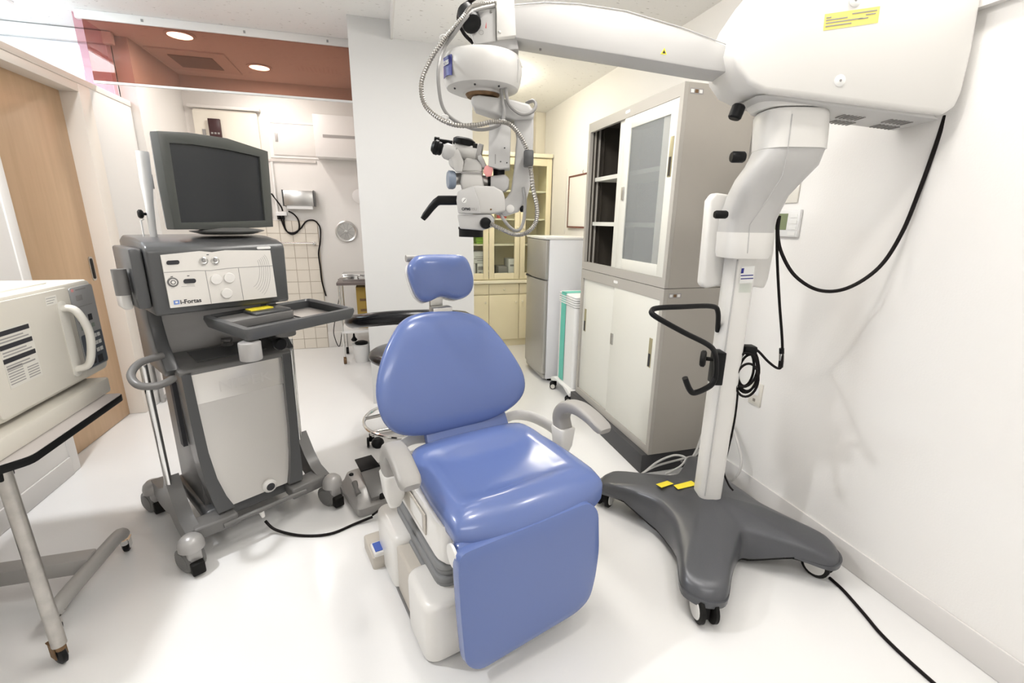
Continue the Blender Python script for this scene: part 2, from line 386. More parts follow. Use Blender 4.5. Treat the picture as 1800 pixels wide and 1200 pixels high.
# ================================================================ PATIENT CHAIR
CT = math.radians(15); CR = V((math.cos(CT), math.sin(CT), 0)); CB = V((-math.sin(CT), math.cos(CT), 0)); CO = V((.435, 1.155, 0))
CF = (CR, CB, EZ)
def cf(u, v, z): return CO+CR*u+CB*v+EZ*z
def cpl(x, y, v0, z0, s):
    n = (CB-EZ*s).normalized(); return PP(x, y, CO+CB*v0+EZ*z0, n)
def cbox(u0, u1, v0, v1, z0, z1): return box(cf((u0+u1)/2, (v0+v1)/2, (z0+z1)/2), (u1-u0, v1-v0, z1-z0), CF)
ch = T('patient_chair', cf(0, .35, 0), 'blue vinyl reclining patient chair with headrest on white base', 'chair')
def rrect(u0, u1, v0, v1, z, r, n=5): return rnd([cf(u0, v0, z), cf(u1, v0, z), cf(u1, v1, z), cf(u0, v1, z)], r, n)
def blk(u0, u1, v0, v1, z0, z1, r=.04, e=.02, n=5):
    rings = [rrect(u0, u1, v0, v1, z0, r, n), rrect(u0, u1, v0, v1, z1-e, r, n)]
    for k in range(1, 5):
        a = k/4*math.pi/2; i = e*(1-math.cos(a)); rings.append(rrect(u0+i, u1-i, v0+i, v1-i, z1-e+e*math.sin(a), max(r-i, .005), n))
    return loft(rings)
O('plinth', blk(-.355, .245, .08, .70, 0, .016, .05, .004), UMID, ch, smooth=True)
O('front_base_cover', blk(-.365, .25, .06, .27, .012, .215, .05, .025), SHELL, ch, smooth=True)
O('base_spacer', blk(-.35, .235, .25, .42, .012, .20, .02, .01), TAN, ch, smooth=True)
O('rear_base_cover', blk(-.362, .25, .40, .66, .012, .225, .05, .025), SHELL, ch, smooth=True)
O('rear_column_cover', blk(-.29, .22, .62, .78, .012, .27, .05, .03), SHELL, ch, smooth=True)
for k in range(6):
    e = .006*(k % 2)
    O('bellows_fold', blk(-.305+e+.003*k, .235-e, .11+e+.004*k, .60-e, .192+k*.0195, .2105+k*.0195, .05, .008), BELLOW, ch, smooth=True)
O('seat_housing', loft([rrect(-.28, .24, .105, .62, .300, .06), rrect(-.288, .245, .10, .62, .325, .06), rrect(-.30, .255, .085, .64, .332, .06), rrect(-.295, .255, .085, .66, .455, .06)]), SHELL, ch, smooth=True)
hp = O('side_panel', join(cbox(-.3035, -.2995, .22, .50, .355, .43)), TAN, ch)
O('inset_panel', cbox(-.3055, -.3037, .24, .36, .365, .418), SHELL, ch)
# control box on the floor side
cbx = O('control_box', blk(-.405, -.33, .56, .72, 0.0, .055, .012, .006), TAN, ch, smooth=True)
O('display_frame', blk(-.398, -.338, .56, .635, .0555, .072, .012, .006), SHELL, cbx, smooth=True)
O('display', cbox(-.391, -.345, .570, .625, .0725, .0745), LCDB, cbx, label='small blue display')
# seat cushion
def seat_warp(p):
    q = p-CO; u, v = q.dot(CR), q.dot(CB); z = p.z
    if v < .10: z -= .055*((.10-v)/.12)**2
    pan = max(0.0, 1-abs(u)/.21)**.5 if abs(u) < .21 else 0
    if p.z > .46:
        z -= .026*min(1, pan*1.3)*max(0, min(1, (v-.10)/.05))*max(0, min(1, (.44-v)/.05))
        if v > .40: z += .018*min(1, (v-.40)/.1)
    return V((p.x, p.y, z))
so = spl([cf(*p, .462) for p in [(-.262, .02), (-.14, -.012), (0, -.022), (.14, -.012), (.268, .02), (.285, .07), (.29, .2), (.285, .34), (.262, .47), (.20, .53), (0, .545), (-.20, .53), (-.262, .47), (-.275, .34), (-.282, .2), (-.28, .07)]], 5, True)
O('seat', cushion(so, EZ, .058, .05, 4.2, 14, seat_warp), BLUE, ch, smooth=True)
O('lumbar_strip', cushion(rnd([cf(-.185, .50, .47), cf(.19, .50, .47), cf(.185, .60, .62), cf(-.175, .60, .62)], .02, 5), -CB+EZ*.35, .014, .03, 8, 6), BLUE, ch, smooth=True)
# backrest
BS = .36
bpx = [(770, 546), (815, 549), (845, 562), (870, 590), (893, 625), (908, 655), (912, 680), (905, 702), (885, 722), (850, 740), (800, 754), (745, 765), (705, 764), (680, 752), (665, 730), (657, 695), (660, 660), (672, 620), (690, 585), (705, 565), (730, 552)]
bl = spl([cpl(x, y, .545, .54, BS) for x, y in bpx], 4, True)
bn = (-CB+EZ*BS).normalized(); bc = sum(bl, V((0, 0, 0)))/len(bl)
def back_warp(p):
    q = p-bc; u = q.dot(CR)
    return p + bn*(.045*(u/.3)**2 - .008)
O('backrest', cushion(bl, bn, .055, .04, 2.8, 14, back_warp), BLUE, ch, smooth=True)
O('backrest_shell', cushion([bc+(p-bc)*.90-bn*.045 for p in bl], bn, .02, .035, 3, 6, back_warp), SHELL, ch, smooth=True)
# headrest
hl = spl([cpl(x, y, .76, 1.1, .12) for x, y in [(722, 455), (740, 448), (790, 447), (812, 452), (822, 475), (825, 500), (818, 518), (800, 527), (772, 522), (747, 531), (730, 522), (718, 497), (712, 472)]], 4, True)
hn = (-CB+EZ*.12).normalized(); hc = sum(hl, V((0, 0, 0)))/len(hl)
def head_warp(p):
    u = (p-hc).dot(CR); return p + hn*(.03*(u/.14)**2)
hr = O('headrest', cushion(hl, hn, .05, .035, 2.8, 10, head_warp), BLUE, ch, smooth=True)
O('headrest_shell', cushion([hc+(p-hc)*1.0-hn*.03-EZ*.006 for p in hl], hn, .012, .035, 4, 6, head_warp), SHELL, ch, smooth=True)
st0 = cpl(770, 548, .70, .98, .3); O('headrest_stem', box((st0+hc)/2+CB*.03-EZ*.0, (.055, .016, .25), (CR, CB, EZ)), STEEL, ch, bevel=.003)
O('stem_block', box(cpl(775, 546, .72, .98, .3), (.085, .05, .035), CF), STEEL, ch, bevel=.004)
O('headrest_lock', cyl(hc+CR*(-.085)+EZ*.085+CB*.02, hc+CR*(-.128)+EZ*.085+CB*.02, .014, 12), ARMG, ch, smooth=True)
# footrest
FS = .14
fl = rnd([cpl(x, y, .0, .42, FS) for x, y in [(801, 968), (1030, 876), (1046, 890), (1047, 960), (1041, 1005), (1031, 1046), (1008, 1070), (836, 1172), (811, 1163), (803, 1080), (798, 1000)]], .03, 4)
fn = (-CB+EZ*FS).normalized()
ft = O('footrest', cushion(fl, fn, .03, .028, 7, 9), BLUE, ch, smooth=True)
fcn = sum(fl, V((0, 0, 0)))/len(fl)
O('footrest_backing', prism([fcn+(p-fcn)*.93-fn*.034 for p in fl], -fn*.015), SHELL, ft, bevel=.003)
# roll at the top of the footrest under the seat
a, b = cpl(800, 975, .03, .42, FS), cpl(1030, 882, .03, .42, FS)
O('knee_roll', tube([a+(b-a)*t for t in (0, .01, .03, .97, .99, 1)], [.02, .034, .04, .04, .034, .02], 14), BLUE, ch, smooth=True)
O('hinge_cap', cyl(a-CR*.012, a-CR*.004, .035, 18), SHELL, ch, smooth=True)
# armrests
def armrest(pts, w, hs, side):
    rings = []
    P = spl([cf(*p) for p in pts], 5)
    m = len(P)
    for i, p in enumerate(P):
        t = (P[min(i+1, m-1)]-P[max(i-1, 0)]).normalized(); up = t.cross(CR).normalized()
        k = i/(m-1); h = hs[0]*(1-k)+hs[1]*k; ww = w[0]*(1-k)+w[1]*k
        e = 1 if i < m-2 else (.92 if i == m-2 else .7)
        rings.append([p+CR*(ww*e*math.copysign(abs(math.cos(q))**.5, math.cos(q)))+up*(h*e*math.copysign(abs(math.sin(q))**.5, math.sin(q))) for q in [2*math.pi*j/16 for j in range(16)]])
    return loft(rings)
for sd, uo in ((-1, -.345), (1, .40)):
    s = uo
    O('armrest', armrest([(s, .42, .485), (s, .435, .54), (s, .40, .592), (s+sd*.004, .33, .612), (s+sd*.008, .25, .602), (s+sd*.01, .17, .575)], (.034, .036), (.034, .017), sd), ARMG, ch, smooth=True)
    c0 = cf(s-sd*.0, .42, .44)
    O('armrest_bracket', loft([rnd([c0+CR*(x*.036*k)+CB*(y*.04*k)+EZ*z for x, y in ((-1, -1), (1, -1), (1, 1), (-1, 1))], .015, 3) for z, k in ((-.075, .55), (-.03, .9), (.05, 1.08), (.056, 1.0))]), SHELL, ch, smooth=True)
    O('recline_arm', tube(spl([cf(s-sd*.005, .43, .45), cf(s-sd*.015, .50, .468), cf(s-sd*.06, .575, .49), cf(s-sd*.13, .60, .505), cf(s-sd*.19, .60, .50)], 5), .011, 12, flat=2.6), SHELL, ch, smooth=True)
O('bolt', ball(cf(-.299, .40, .443), .003, 8), INK, ch)

# foot pedal and its cable
pdl = T('foot_pedal', PZ(648, 885), 'grey foot pedal with black plate on floor left of patient chair', 'pedal')
pu = V((math.cos(.35), math.sin(.35), 0)); pv = V((-math.sin(.35), math.cos(.35), 0)); pc = PZ(655, 880); pc.z = 0
def pq(u, v, z): return pc+pu*u+pv*v+EZ*z
def prr(u0, u1, v0, v1, z, r=.03): return rnd([pq(u0, v0, z), pq(u1, v0, z), pq(u1, v1, z), pq(u0, v1, z)], r, 4)
O('pedal_base', loft([prr(-.10, .14, -.10, .19, 0), prr(-.105, .145, -.105, .19, .02), prr(-.105, .145, -.105, .19, .045), prr(-.09, .13, -.09, .18, .062), prr(-.075, .115, -.03, .17, .10), prr(-.07, .11, -.02, .165, .104)]), USILV, pdl, smooth=True)
O('pedal_plate', prism([pq(-.035, -.10, .066), pq(.075, -.10, .066), pq(.07, .06, .128), pq(-.03, .06, .128)], EZ*.016), UMID, pdl, bevel=.004)
O('rubber_pad', prism([pq(-.03, .055, .140), pq(.068, .055, .140), pq(.062, .165, .152), pq(-.025, .165, .152)], EZ*.008), BLACK, pdl, bevel=.003)
O('heel_button', cyl(pq(.02, -.09, .075), pq(.02, -.102, .07), .018, 14), BLACK, pdl, smooth=True)
O('side_switch', tube([pq(-.075, -.04, .085), pq(-.072, 0, .097), pq(-.068, .04, .106)], [.014, .011, .014], 10), UMID, pdl, smooth=True)
O('side_button', ball(pq(-.06, .12, .108), .012, 10, (1, 1, .6)), BLACK, pdl, smooth=True)

# stool behind the chair
stl = T('surgeon_stool', (.13, 2.62, 0), 'black surgeon stool with curved padded armrest behind patient chair', 'stool')
sc = V((.13, 2.62, 0))
O('seat', cushion([sc+V((math.cos(a)*.235, math.sin(a)*.235, .585)) for a in [2*math.pi*k/40 for k in range(40)]], EZ, .045, .05, 2.6, 8), BLKV, stl, smooth=True)
ap = spl([(-.175, 2.47, .825), (-.12, 2.36, .85), (0, 2.29, .872), (.12, 2.28, .876), (.24, 2.30, .870), (.36, 2.36, .85), (.44, 2.46, .82)], 5)
O('armrest', tube(ap, [.03, .038]+[.042]*(len(ap)-4)+[.038, .03], 14, flat=.85), BLKV, stl, smooth=True)
O('armrest_post', tube(spl([(.13, 2.62, .52), (.32, 2.5, .54), (.38, 2.42, .62), (.37, 2.38, .83)], 5), .012, 10), CHROME, stl, smooth=True)
O('gas_lift', join(cyl(sc+EZ*.10, sc+EZ*.36, .028), cyl(sc+EZ*.36, sc+EZ*.55, .018)), CHROME, stl, smooth=True)
O('foot_ring', tube([sc+V((math.cos(a)*.26-.02, math.sin(a)*.26-.13, .24)) for a in [2*math.pi*k/36 for k in range(36)]], .010, 8, True), CHROME, stl, smooth=True)
O('ring_bracket', join(cyl(sc+EZ*.22, sc+EZ*.26, .035), tube([sc+V((-.28, -.09, .24)), sc+EZ*.24, sc+V((.2, -.12, .24))], .010)), STEEL, stl, smooth=True)
for k in range(5):
    a = 2*math.pi*k/5+.5; e = sc+V((math.cos(a)*.26, math.sin(a)*.26, .085))
    lg = O('leg', tube([sc+EZ*.12, sc+(e-sc)*.6+EZ*.045, e], [.026, .022, .016], 10), CHROME, stl, smooth=True)
    O('caster', join(cyl(e+V((-.022, 0, -.055)), e+V((-.008, 0, -.055)), .03, 14), cyl(e+V((.008, 0, -.055)), e+V((.022, 0, -.055)), .03, 14), cyl(e-EZ*.05, e, .008)), BLACK, stl, smooth=True)
O('lever_housing', ball(PZ(664, 778, .27), .032, 12, (1, 1, .9)), BLACK, stl, smooth=True)

# cable from unit to pedal
pts = [PZ(466, 915, .06), PZ(485, 931, .02), PZ(530, 941, .006), PZ(580, 938, .006), PZ(625, 920, .006), PZ(655, 908, .02)]
tag(O('pedal_cable', tube(spl(pts, 8), .006), CABLEB, smooth=True), 'black cable on floor running from unit to foot pedal', 'cable')
tag(O('pedal_cable', tube(spl([PZ(655, 905, .02), PZ(682, 885, .09), PZ(688, 880, .11)], 6), .005), CABLEB, smooth=True), 'thin black cable curving from foot pedal up to patient chair', 'cable')

# ================================================================ MICROSCOPE FLOOR STAND
ST_, SN = V((math.cos(YAW), -math.sin(YAW), 0)), V((-math.sin(YAW), -math.cos(YAW), 0))
SP = V((1.325, 1.335, 0)); SFR = (ST_, SN, EZ)
def pm(x, y, off=0.0): return PP(x, y, SP+SN*off, SN)
def pmx(px, off, thick): return prism([pm(x, y, off) for x, y in px], -SN*thick)
ms = T('operating_microscope', (1.325, 1.45, 0), 'white operating microscope on dark grey four-legged rolling stand', 'microscope')
BCX = V((1.32, 1.45, 0))
tips = [V((1.03, 1.085, 0)), V((1.600, 1.115, 0)), V((1.57, 1.79, 0)), V((1.02, 1.755, 0))]
# star shaped base
outl = []
for i, tp in enumerate(tips):
    d = (tp-BCX); L = d.length; d = d.normalized(); s = V((-d.y, d.x, 0))
    nx = (tips[(i+1) % 4]-BCX).normalized(); vd = (d+nx).normalized()
    outl += [BCX+d*(L*.50)-s*.122, BCX+d*(L*.80)-s*.094, BCX+d*(L+.02)-s*.078, BCX+d*(L+.055)-s*.045, BCX+d*(L+.066), BCX+d*(L+.055)+s*.045, BCX+d*(L+.02)+s*.078, BCX+d*(L*.80)+s*.094, BCX+d*(L*.50)+s*.122, BCX+vd*.225]
def bpt(p, k, z): return BCX+(p-BCX)*k+EZ*z
ol = spl(outl, 4, True); nb = len(ol)
Rb = []
for k, zf in ((.20, .203), (.5, .194), (.75, .184), (.88, .177), (.93, .172), (.965, .160), (.985, .142), (1.0, .118)):
    Rb.append([bpt(p, k, zf - .03*max(0, ((p-BCX).length*k-.2)/.25)) for p in ol])
low = []
for p in ol:
    d = (p-BCX).length; low.append(max(.045, min(.104, .045+(d-.24)*.5)))
Rb.append([bpt(p, 1.004, z) for p, z in zip(ol, low)])
Rb.append([bpt(p, .97, z-.001) for p, z in zip(ol, low)])
O('star_base', loft(Rb), SBASE, ms, smooth=True)
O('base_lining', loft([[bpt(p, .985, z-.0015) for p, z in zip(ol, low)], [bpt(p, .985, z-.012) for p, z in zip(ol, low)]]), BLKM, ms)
def caster(root, p, yaw, r=.045, hub=SWHITE, tread=BLKM, top=.085, nm='caster', body=None):
    a = V((math.cos(yaw), math.sin(yaw), 0)); f = V((-a.y, a.x, 0)); p = V((p[0], p[1], 0)); c = p+f*.02
    cs = O(nm, join(cyl(p+EZ*(r*.9), p+EZ*top, .012, 10), box(c+EZ*(r+.004), (.02, .05, r*1.3), (a, f, EZ))), body or tread, root, bevel=.003)
    for s in (-1, 1):
        O('wheel', lathe([(r*.8, -.010), (r, -.006), (r, .006), (r*.8, .010)], c+a*(s*.024)+EZ*r, a, 24), tread, cs, smooth=True)
        if hub: O('hub', lathe([(r*.74, 0), (r*.70, .003), (.002, .0035)], c+a*(s*.0342)+EZ*r, a*s, 20), hub, cs, smooth=True)
    return cs
for tp, yw in zip(tips, (2.9, 0.3, .8, 2.2)): caster(ms, tp+(tp-BCX).normalized()*.015, yw, .052, top=.108)
for px in ([(1153, 851), (1173, 845), (1184, 850), (1163, 857)], [(1184, 853), (1215, 845), (1226, 852), (1192, 860)]):
    O('yellow_label', prism([PZ(x, y, .2055) for x, y in px], EZ*.0015), YEL, ms)
# column
def rr_(c, a, b, hx, hy, r, z, n=4): return rnd([V(c)+a*hx*i+b*hy*j+EZ*z for i, j in ((-1, -1), (1, -1), (1, 1), (-1, 1))], r, n)
CC = V((1.32, 1.45, 0))
cl = O('column', loft([rr_(CC, ST_, SN, .048, .05, .03, .19), rr_(CC, ST_, SN, .048, .05, .03, 1.26)]), SWHITE, ms, smooth=True)
O('column_groove', box(CC+SN*.047-ST_*.033+EZ*.72, (.004, .010, 1.0), SFR), SGREY, cl)
O('column_foot', loft([rr_(CC, ST_, SN, .07, .07, .05, .165), rr_(CC, ST_, SN, .062, .062, .045, .197)]), SDULL, ms, smooth=True)
def cfp(x, y, off=.052): return PP(x, y, CC+SN*off, SN)
lb = O('rating_label', slab_on([(1303, 469), (1327, 467), (1323, 496), (1299, 498)], cfp, SN, .0006), PALE, cl)
O('label_mark', slab_on([(1303.5, 471.5), (1308, 471), (1306.5, 480), (1302, 480.5)], cfp, SN, .0005, .0007), LBLUE, lb)
for y in (483.5, 489): O('label_line', slab_on([(1302, y), (1324, y-1), (1323.6, y+.8), (1301.6, y+1.8)], cfp, SN, .0005, .0007), LBLUE, lb)
O('bubble_level', slab_on([(1300, 499), (1322, 498), (1319, 514), (1298, 514)], cfp, SN, .002), GLASSC, cl)
# elbow carrying the swivel head
def sect(x, y, hw, off, hd):
    c = pm(x, y, off); sc_ = (c-CAM).dot(_f)/FPX
    return [c+ST_*(hw*sc_*math.copysign(abs(math.cos(q))**.62, math.cos(q)))+SN*(hd*math.copysign(abs(math.sin(q))**.62, math.sin(q))) for q in [2*math.pi*j/24 for j in range(24)]]
O('lower_collar', loft([sect(1303, 452, 38, -.085, .075), sect(1305, 444, 41, -.085, .08), sect(1307, 425, 41, -.085, .08), sect(1309, 408, 42, -.085, .08)]), SWHITE, ms, smooth=True)
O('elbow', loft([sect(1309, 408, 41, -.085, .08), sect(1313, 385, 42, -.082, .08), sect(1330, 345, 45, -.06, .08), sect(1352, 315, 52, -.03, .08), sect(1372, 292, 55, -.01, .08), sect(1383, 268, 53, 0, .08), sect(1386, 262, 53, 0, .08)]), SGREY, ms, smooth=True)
O('upper_collar', loft([sect(1385, 265, 54, 0, .085), sect(1387, 240, 55, 0, .085), sect(1389, 205, 55, 0, .085), sect(1390, 198, 52, 0, .08)]), SWHITE, ms, smooth=True)
O('elbow_seam', tube([pm(x, y, o) for x, y, o in [(1393, 200, .0855), (1385, 262, .0865), (1375, 310, .07), (1350, 350, .035), (1318, 395, -.002), (1316, 420, -.003), (1314, 445, -.004)]], .0012, 6), SDULL, ms)
# electronics box behind the column
O('rear_box', pmx([(1258, 338), (1248, 352), (1240, 440), (1234, 500), (1240, 508), (1262, 503), (1330, 505), (1345, 508), (1352, 490), (1362, 440), (1366, 380), (1352, 352)], -.155, .06), SWHITE, ms, bevel=.012, seg=3)
for x, y, hw, off in ((1295, 197, .021, .03), (1297, 276, .018, .06), (1267, 377, .014, .0)):
    c = pm(x, y, off); O('clamp_knob', lathe([(hw*.8, -.022), (hw, -.017), (hw, .017), (hw*.8, .022)], c, ST_*.3+EZ*(1 if hw > .02 else .0)+ST_*(0 if hw > .02 else 1), 14), BLACK, ms, smooth=True)
# push handle with hook
hd = O('push_handle', tube(spl([CC+SN*.0-ST_*.05+EZ*.935, pm(1262, 548, -.06), pm(1250, 538, -.03), pm(1200, 539, .05), pm(1158, 541, .10), pm(1146, 546, .12), pm(1152, 556, .14), pm(1200, 583, .14), pm(1245, 606, .10), pm(1257, 622, .06), pm(1259, 648, .03), pm(1257, 668, .02)], 5), .0095, 10), BLACK, ms, smooth=True)
O('grip_end', tube(spl([pm(1257, 664, .02), pm(1248, 678, .03), pm(1222, 690, .06), pm(1212, 684, .07), pm(1204, 664, .08)], 5), .011, 10), BLACK, hd, smooth=True)
O('handle_bracket', box(pm(1260, 645, -.01), (.035, .06, .13), SFR), BLACK, ms, bevel=.004)
O('handle_knob', join(lathe([(.026, -.010), (.031, -.005), (.031, .006), (.024, .010)], pm(1236, 630, .05), ST_+SN*.5, 18), cyl(pm(1240, 630, .045), pm(1258, 632, .0), .008, 8)), BLKM, ms, smooth=True)
# swivel head housing
hpx = [(1400, -95), (1352, -40), (1318, 10), (1298, 55), (1291, 85), (1297, 118), (1315, 145), (1345, 160), (1400, 167), (1500, 180), (1600, 193), (1662, 200), (1682, 188), (1694, 160), (1712, 85), (1727, 0), (1738, -70), (1725, -120), (1560, -140)]
hs_ = O('head_housing', pmx(hpx, .13, .215), SWHITE, ms, bevel=.014, seg=3)
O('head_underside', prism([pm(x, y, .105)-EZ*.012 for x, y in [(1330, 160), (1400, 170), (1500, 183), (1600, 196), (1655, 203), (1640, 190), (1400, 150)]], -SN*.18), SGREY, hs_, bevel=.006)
O('swivel_neck', loft([sect(1387, 196, 58, 0, .085), sect(1380, 176, 66, .005, .09), sect(1368, 158, 72, .005, .09), sect(1360, 140, 72, .005, .09)]), SWHITE, ms, smooth=True)
hb = lambda s, o: SP+ST_*s+SN*o+EZ*0
# vents on the underside
zb = pm(1560, 189, .105).z
for cx_, cy_ in ((.165, .015), (.185, -.055), (.31, .03), (.325, -.04)):
    for k in range(6):
        c = SP+ST_*(cx_+k*.013)+SN*cy_
        zz = (pm(1400, 170, .105).z + (pm(1655, 203, .105).z-pm(1400, 170, .105).z)*((c-pm(1400, 170, .105)).dot(ST_)/(pm(1655, 203, .105)-pm(1400, 170, .105)).dot(ST_)))-.0135
        O('vent_slot', box(V((c.x, c.y, zz)), (.0055, .045, .003), SFR), INKG, hs_)
def hface(x, y): return pm(x, y, .13)
yl = O('yellow_sticker', slab_on([(1450, 25), (1547, 11), (1543, 40), (1447, 54)], hface, SN, .0008), YEL2, hs_)
for k, (a0, a1) in enumerate(((.03, .12), (.03, .42), (.50, .95), (.03, .70), (.75, .93), (.03, .50), (.62, .8))):
    fy = (.25, .40, .22, .58, .40, .78, .6)[k]
    p = lambda s, t: hface(1450+97*s-3*t, 25-14*s+29*t)
    O('print_line', prism([p(a0, fy-.035)+SN*.001, p(a1, fy-.035)+SN*.001, p(a1, fy+.035)+SN*.001, p(a0, fy+.035)+SN*.001], SN*.0005), INKG, yl)
for x, y in ((1503, 1), (1476, 142)):
    sw = O('cover_screw', lathe([(.0165, 0), (.0165, .002), (.013, .004), (.002, .0045)], hface(x, y), SN, 20), PALE, hs_, smooth=True)
    O('screw_hole', lathe([(.004, .0046), (.003, .0056)], hface(x, y), SN, 10), INKG, sw)
# spring arm
apx = [(898, 10), (960, 5), (1020, 8), (1100, 20), (1200, 50), (1300, 88), (1305, 130), (1240, 122), (1100, 98), (1000, 82), (905, 66)]
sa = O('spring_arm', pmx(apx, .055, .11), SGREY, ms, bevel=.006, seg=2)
O('top_edge', tube([pm(x, y-1, .055) for x, y in apx[:6]], .0018, 6), SDULL, sa)
tri = [(1161, 95), (1168, 84), (1172, 96)]
O('warning_mark', slab_on(tri, lambda x, y: pm(x, y, .055), SN, .0008), YEL, sa)
O('warning_symbol', slab_on([(1164, 93.6), (1167.3, 88), (1169.8, 94)], lambda x, y: pm(x, y, .055), SN, .0006, .0009), INK, sa)
O('arm_screw', cyl(pm(950, 85, .0), pm(950, 89, .0), .004, 8), INKG, sa)
eb = O('end_sleeve', pmx([(872, -14), (903, -14), (907, 62), (873, 66)], .064, .128), SWHITE, ms, bevel=.004)
O('sleeve_screw', ball(pm(878, 57, .064), .005, 10), STEEL, eb, smooth=True)
br = O('coupling_bracket', pmx([(840, 14), (872, 10), (872, 72), (836, 78), (832, 70), (822, 48)], .05, .10), SGREY, ms, bevel=.005)
O('bracket_screw', ball(pm(863, 21, .05), .004, 8), STEEL, br)
O('scale_mark', slab_on([(853, 49), (855, 38), (855.2, 50)], lambda x, y: pm(x, y, .05), SN, .0006), RED, br)
O('ring_mark', tube([pm(846+4*math.cos(a), 57+4*math.sin(a), .0505) for a in [2*math.pi*k/16 for k in range(16)]], .0006, 5, True), INKG, br)
O('underarm_plate', pmx([(873, 66), (907, 62), (912, 86), (890, 88), (852, 80)], .04, .08), SDULL, ms, bevel=.003)
O('brake_knob', lathe([(.020, -.036), (.030, -.029), (.033, 0), (.029, .029), (.018, .036)], pm(825, 32, .06), ST_*.35+EZ*-.8+SN*.6, 16), BLACK, ms, smooth=True)
# rotary disc
DC = pm(848, 120, 0); DC = V((DC.x, DC.y, 0)); dz0, dz1 = pm(848, 168, 0).z+.004, pm(848, 96, 0).z
dk = O('rotary_disc', lathe([(.03, dz0-.004), (.06, dz0-.002), (.064, dz0+.003), (.095, dz0+.004), (.116, dz0+.012), (.124, dz0+.03), (.129, dz0+.06), (.127, dz1-.028), (.118, dz1-.010), (.09, dz1-.003), (.03, dz1)], DC, EZ, 48), SOPT, ms, smooth=True)
O('disc_bearing', lathe([(.03, dz0-.012), (.050, dz0-.011), (.056, dz0-.002), (.03, dz0)], DC, EZ, 32), RUST, dk, smooth=True, label='brown stained bearing ring')
O('disc_seam', tube([DC+ST_*(.1295*math.cos(a))+SN*(.1295*math.sin(a))+EZ*z for a, z in [(math.radians(28), dz0+.02), (math.radians(26), dz0+.06), (math.radians(28), dz1-.03)]], .001, 5), SDULL, dk)
for a in (100, 55, 150): O('disc_screw', ball(DC+ST_*(.098*math.cos(math.radians(a)))+SN*(.098*math.sin(math.radians(a)))+EZ*(dz0+.004), .0035, 8), INK, dk)
# blue logo plate wrapped on the disc
la, lb_ = math.radians(132), math.radians(154)
def dpt(a, z, r=.1295): return DC+ST_*(r*math.cos(a))+SN*(r*math.sin(a))+EZ*z
z0, z1 = dz0+.028, dz1-.030
lg = [dpt(la+(lb_-la)*k/6, z1) for k in range(7)]+[dpt(lb_-(lb_-la)*k/6, z0+.004*math.sin(math.pi*k/6)) for k in range(7)]
O('logo_plate', prism([p+(p-DC-EZ*(p.z)).normalized()*.0002 for p in lg], EZ*0+(SN*.6-ST_*.6)*.0022), LBLUE, dk, label='blue logo plate with white letters')
am = (la+lb_)/2; ex = (dpt(la, 0)-dpt(lb_, 0)); cen = dpt(am, (z0+z1)/2+.004, .1342)
O('logo_lettering', text_mesh('ZEISS', .017, cen, ex, EZ, .0003, 'CENTER', .0004, .82), PALE, dk)
# swing arm under the disc
O('swing_arm_head', pmx([(829, 168), (842, 166), (900, 174), (930, 182), (940, 196), (938, 208), (905, 210), (862, 198), (833, 188), (827, 178)], .05, .10), SGREY, ms, bevel=.010, seg=3)
O('swing_arm', pmx([(902, 196), (938, 196), (938, 240), (934, 320), (926, 350), (912, 372), (888, 380), (870, 377), (868, 362), (886, 353), (898, 335), (903, 300), (908, 240)], .028, .056), SGREY, ms, bevel=.008, seg=3)
O('arm_cap', lathe([(.014, 0), (.014, .004), (.010, .006)], pm(897, 367, .028), SN, 18), SWHITE, ms, smooth=True)
O('pivot_knob', lathe([(.007, -.01), (.011, -.006), (.011, .006), (.007, .01)], pm(919, 367, .02), ST_, 12), BLACK, ms, smooth=True)
# focus drive
O('focus_drive', pmx([(860, 214), (880, 216), (898, 214), (896, 295), (878, 297), (858, 292)], .05, .09), SGREY, ms, bevel=.004)
O('focus_rod', cyl(pm(877, 320, .0), pm(877, 290, .0), .020, 16), BLACK, ms, smooth=True)
for x, y in ((880, 208), (891, 209), (872, 211)): O('drive_post', cyl(pm(x, y, .0), pm(x, y+8, .0), .004, 8), STEEL, ms)
for x, y in ((887, 260), (880, 284), (891, 286)): O('drive_screw', ball(pm(x, y, .051), .0025, 8), INK, ms)
O('side_print', slab_on([(870, 271), (871.5, 271), (871.5, 288), (870, 288)], lambda x, y: pm(x, y, .051), SN, .0004), INKG, ms)
O('coupling_block', pmx([(862, 309), (888, 306), (895, 314), (894, 330), (886, 337), (862, 330)], .035, .07), SDULL, ms, bevel=.005)
# microscope head
mb = O('microscope_body', pmx([(806, 334), (835, 326), (868, 327), (884, 336), (888, 352), (888, 372), (862, 376), (806, 375), (803, 355)], .055, .11), SOPT, ms, bevel=.007, seg=3)
O('front_cover', pmx([(804, 336), (833, 327), (842, 352), (845, 375.5), (805, 375), (802, 352)], .060, .06), SGREY, mb, bevel=.005)
O('lower_body', pmx([(803, 377), (862, 376), (868, 384), (864, 400), (848, 405), (808, 402)], .052, .104), SGREY, ms, bevel=.006, seg=3)
O('objective_ring', join(cyl(pm(828, 416, 0), pm(828, 401, 0), .043, 28), cyl(pm(828, 403, 0), pm(828, 399, 0), .045, 28)), BLACK, ms, smooth=True)
O('cable_socket', lathe([(.018, 0), (.020, .006), (.018, .02), (.010, .024)], pm(853, 392, .05), SN+ST_*.2, 16), BLACK, ms, smooth=True)
O('indicator', ball(pm(863, 368, .055), .0035, 8), RUST, mb, smooth=True)
dl = O('dial_badge', lathe([(.0085, 0), (.0085, .002), (.002, .0025)], pm(816, 352, .0605), SN, 18), PALE, mb, smooth=True)
O('badge_needle', tube([pm(814, 355, .0635), pm(818.5, 349.5, .0635)], .0009, 5), INK, dl)
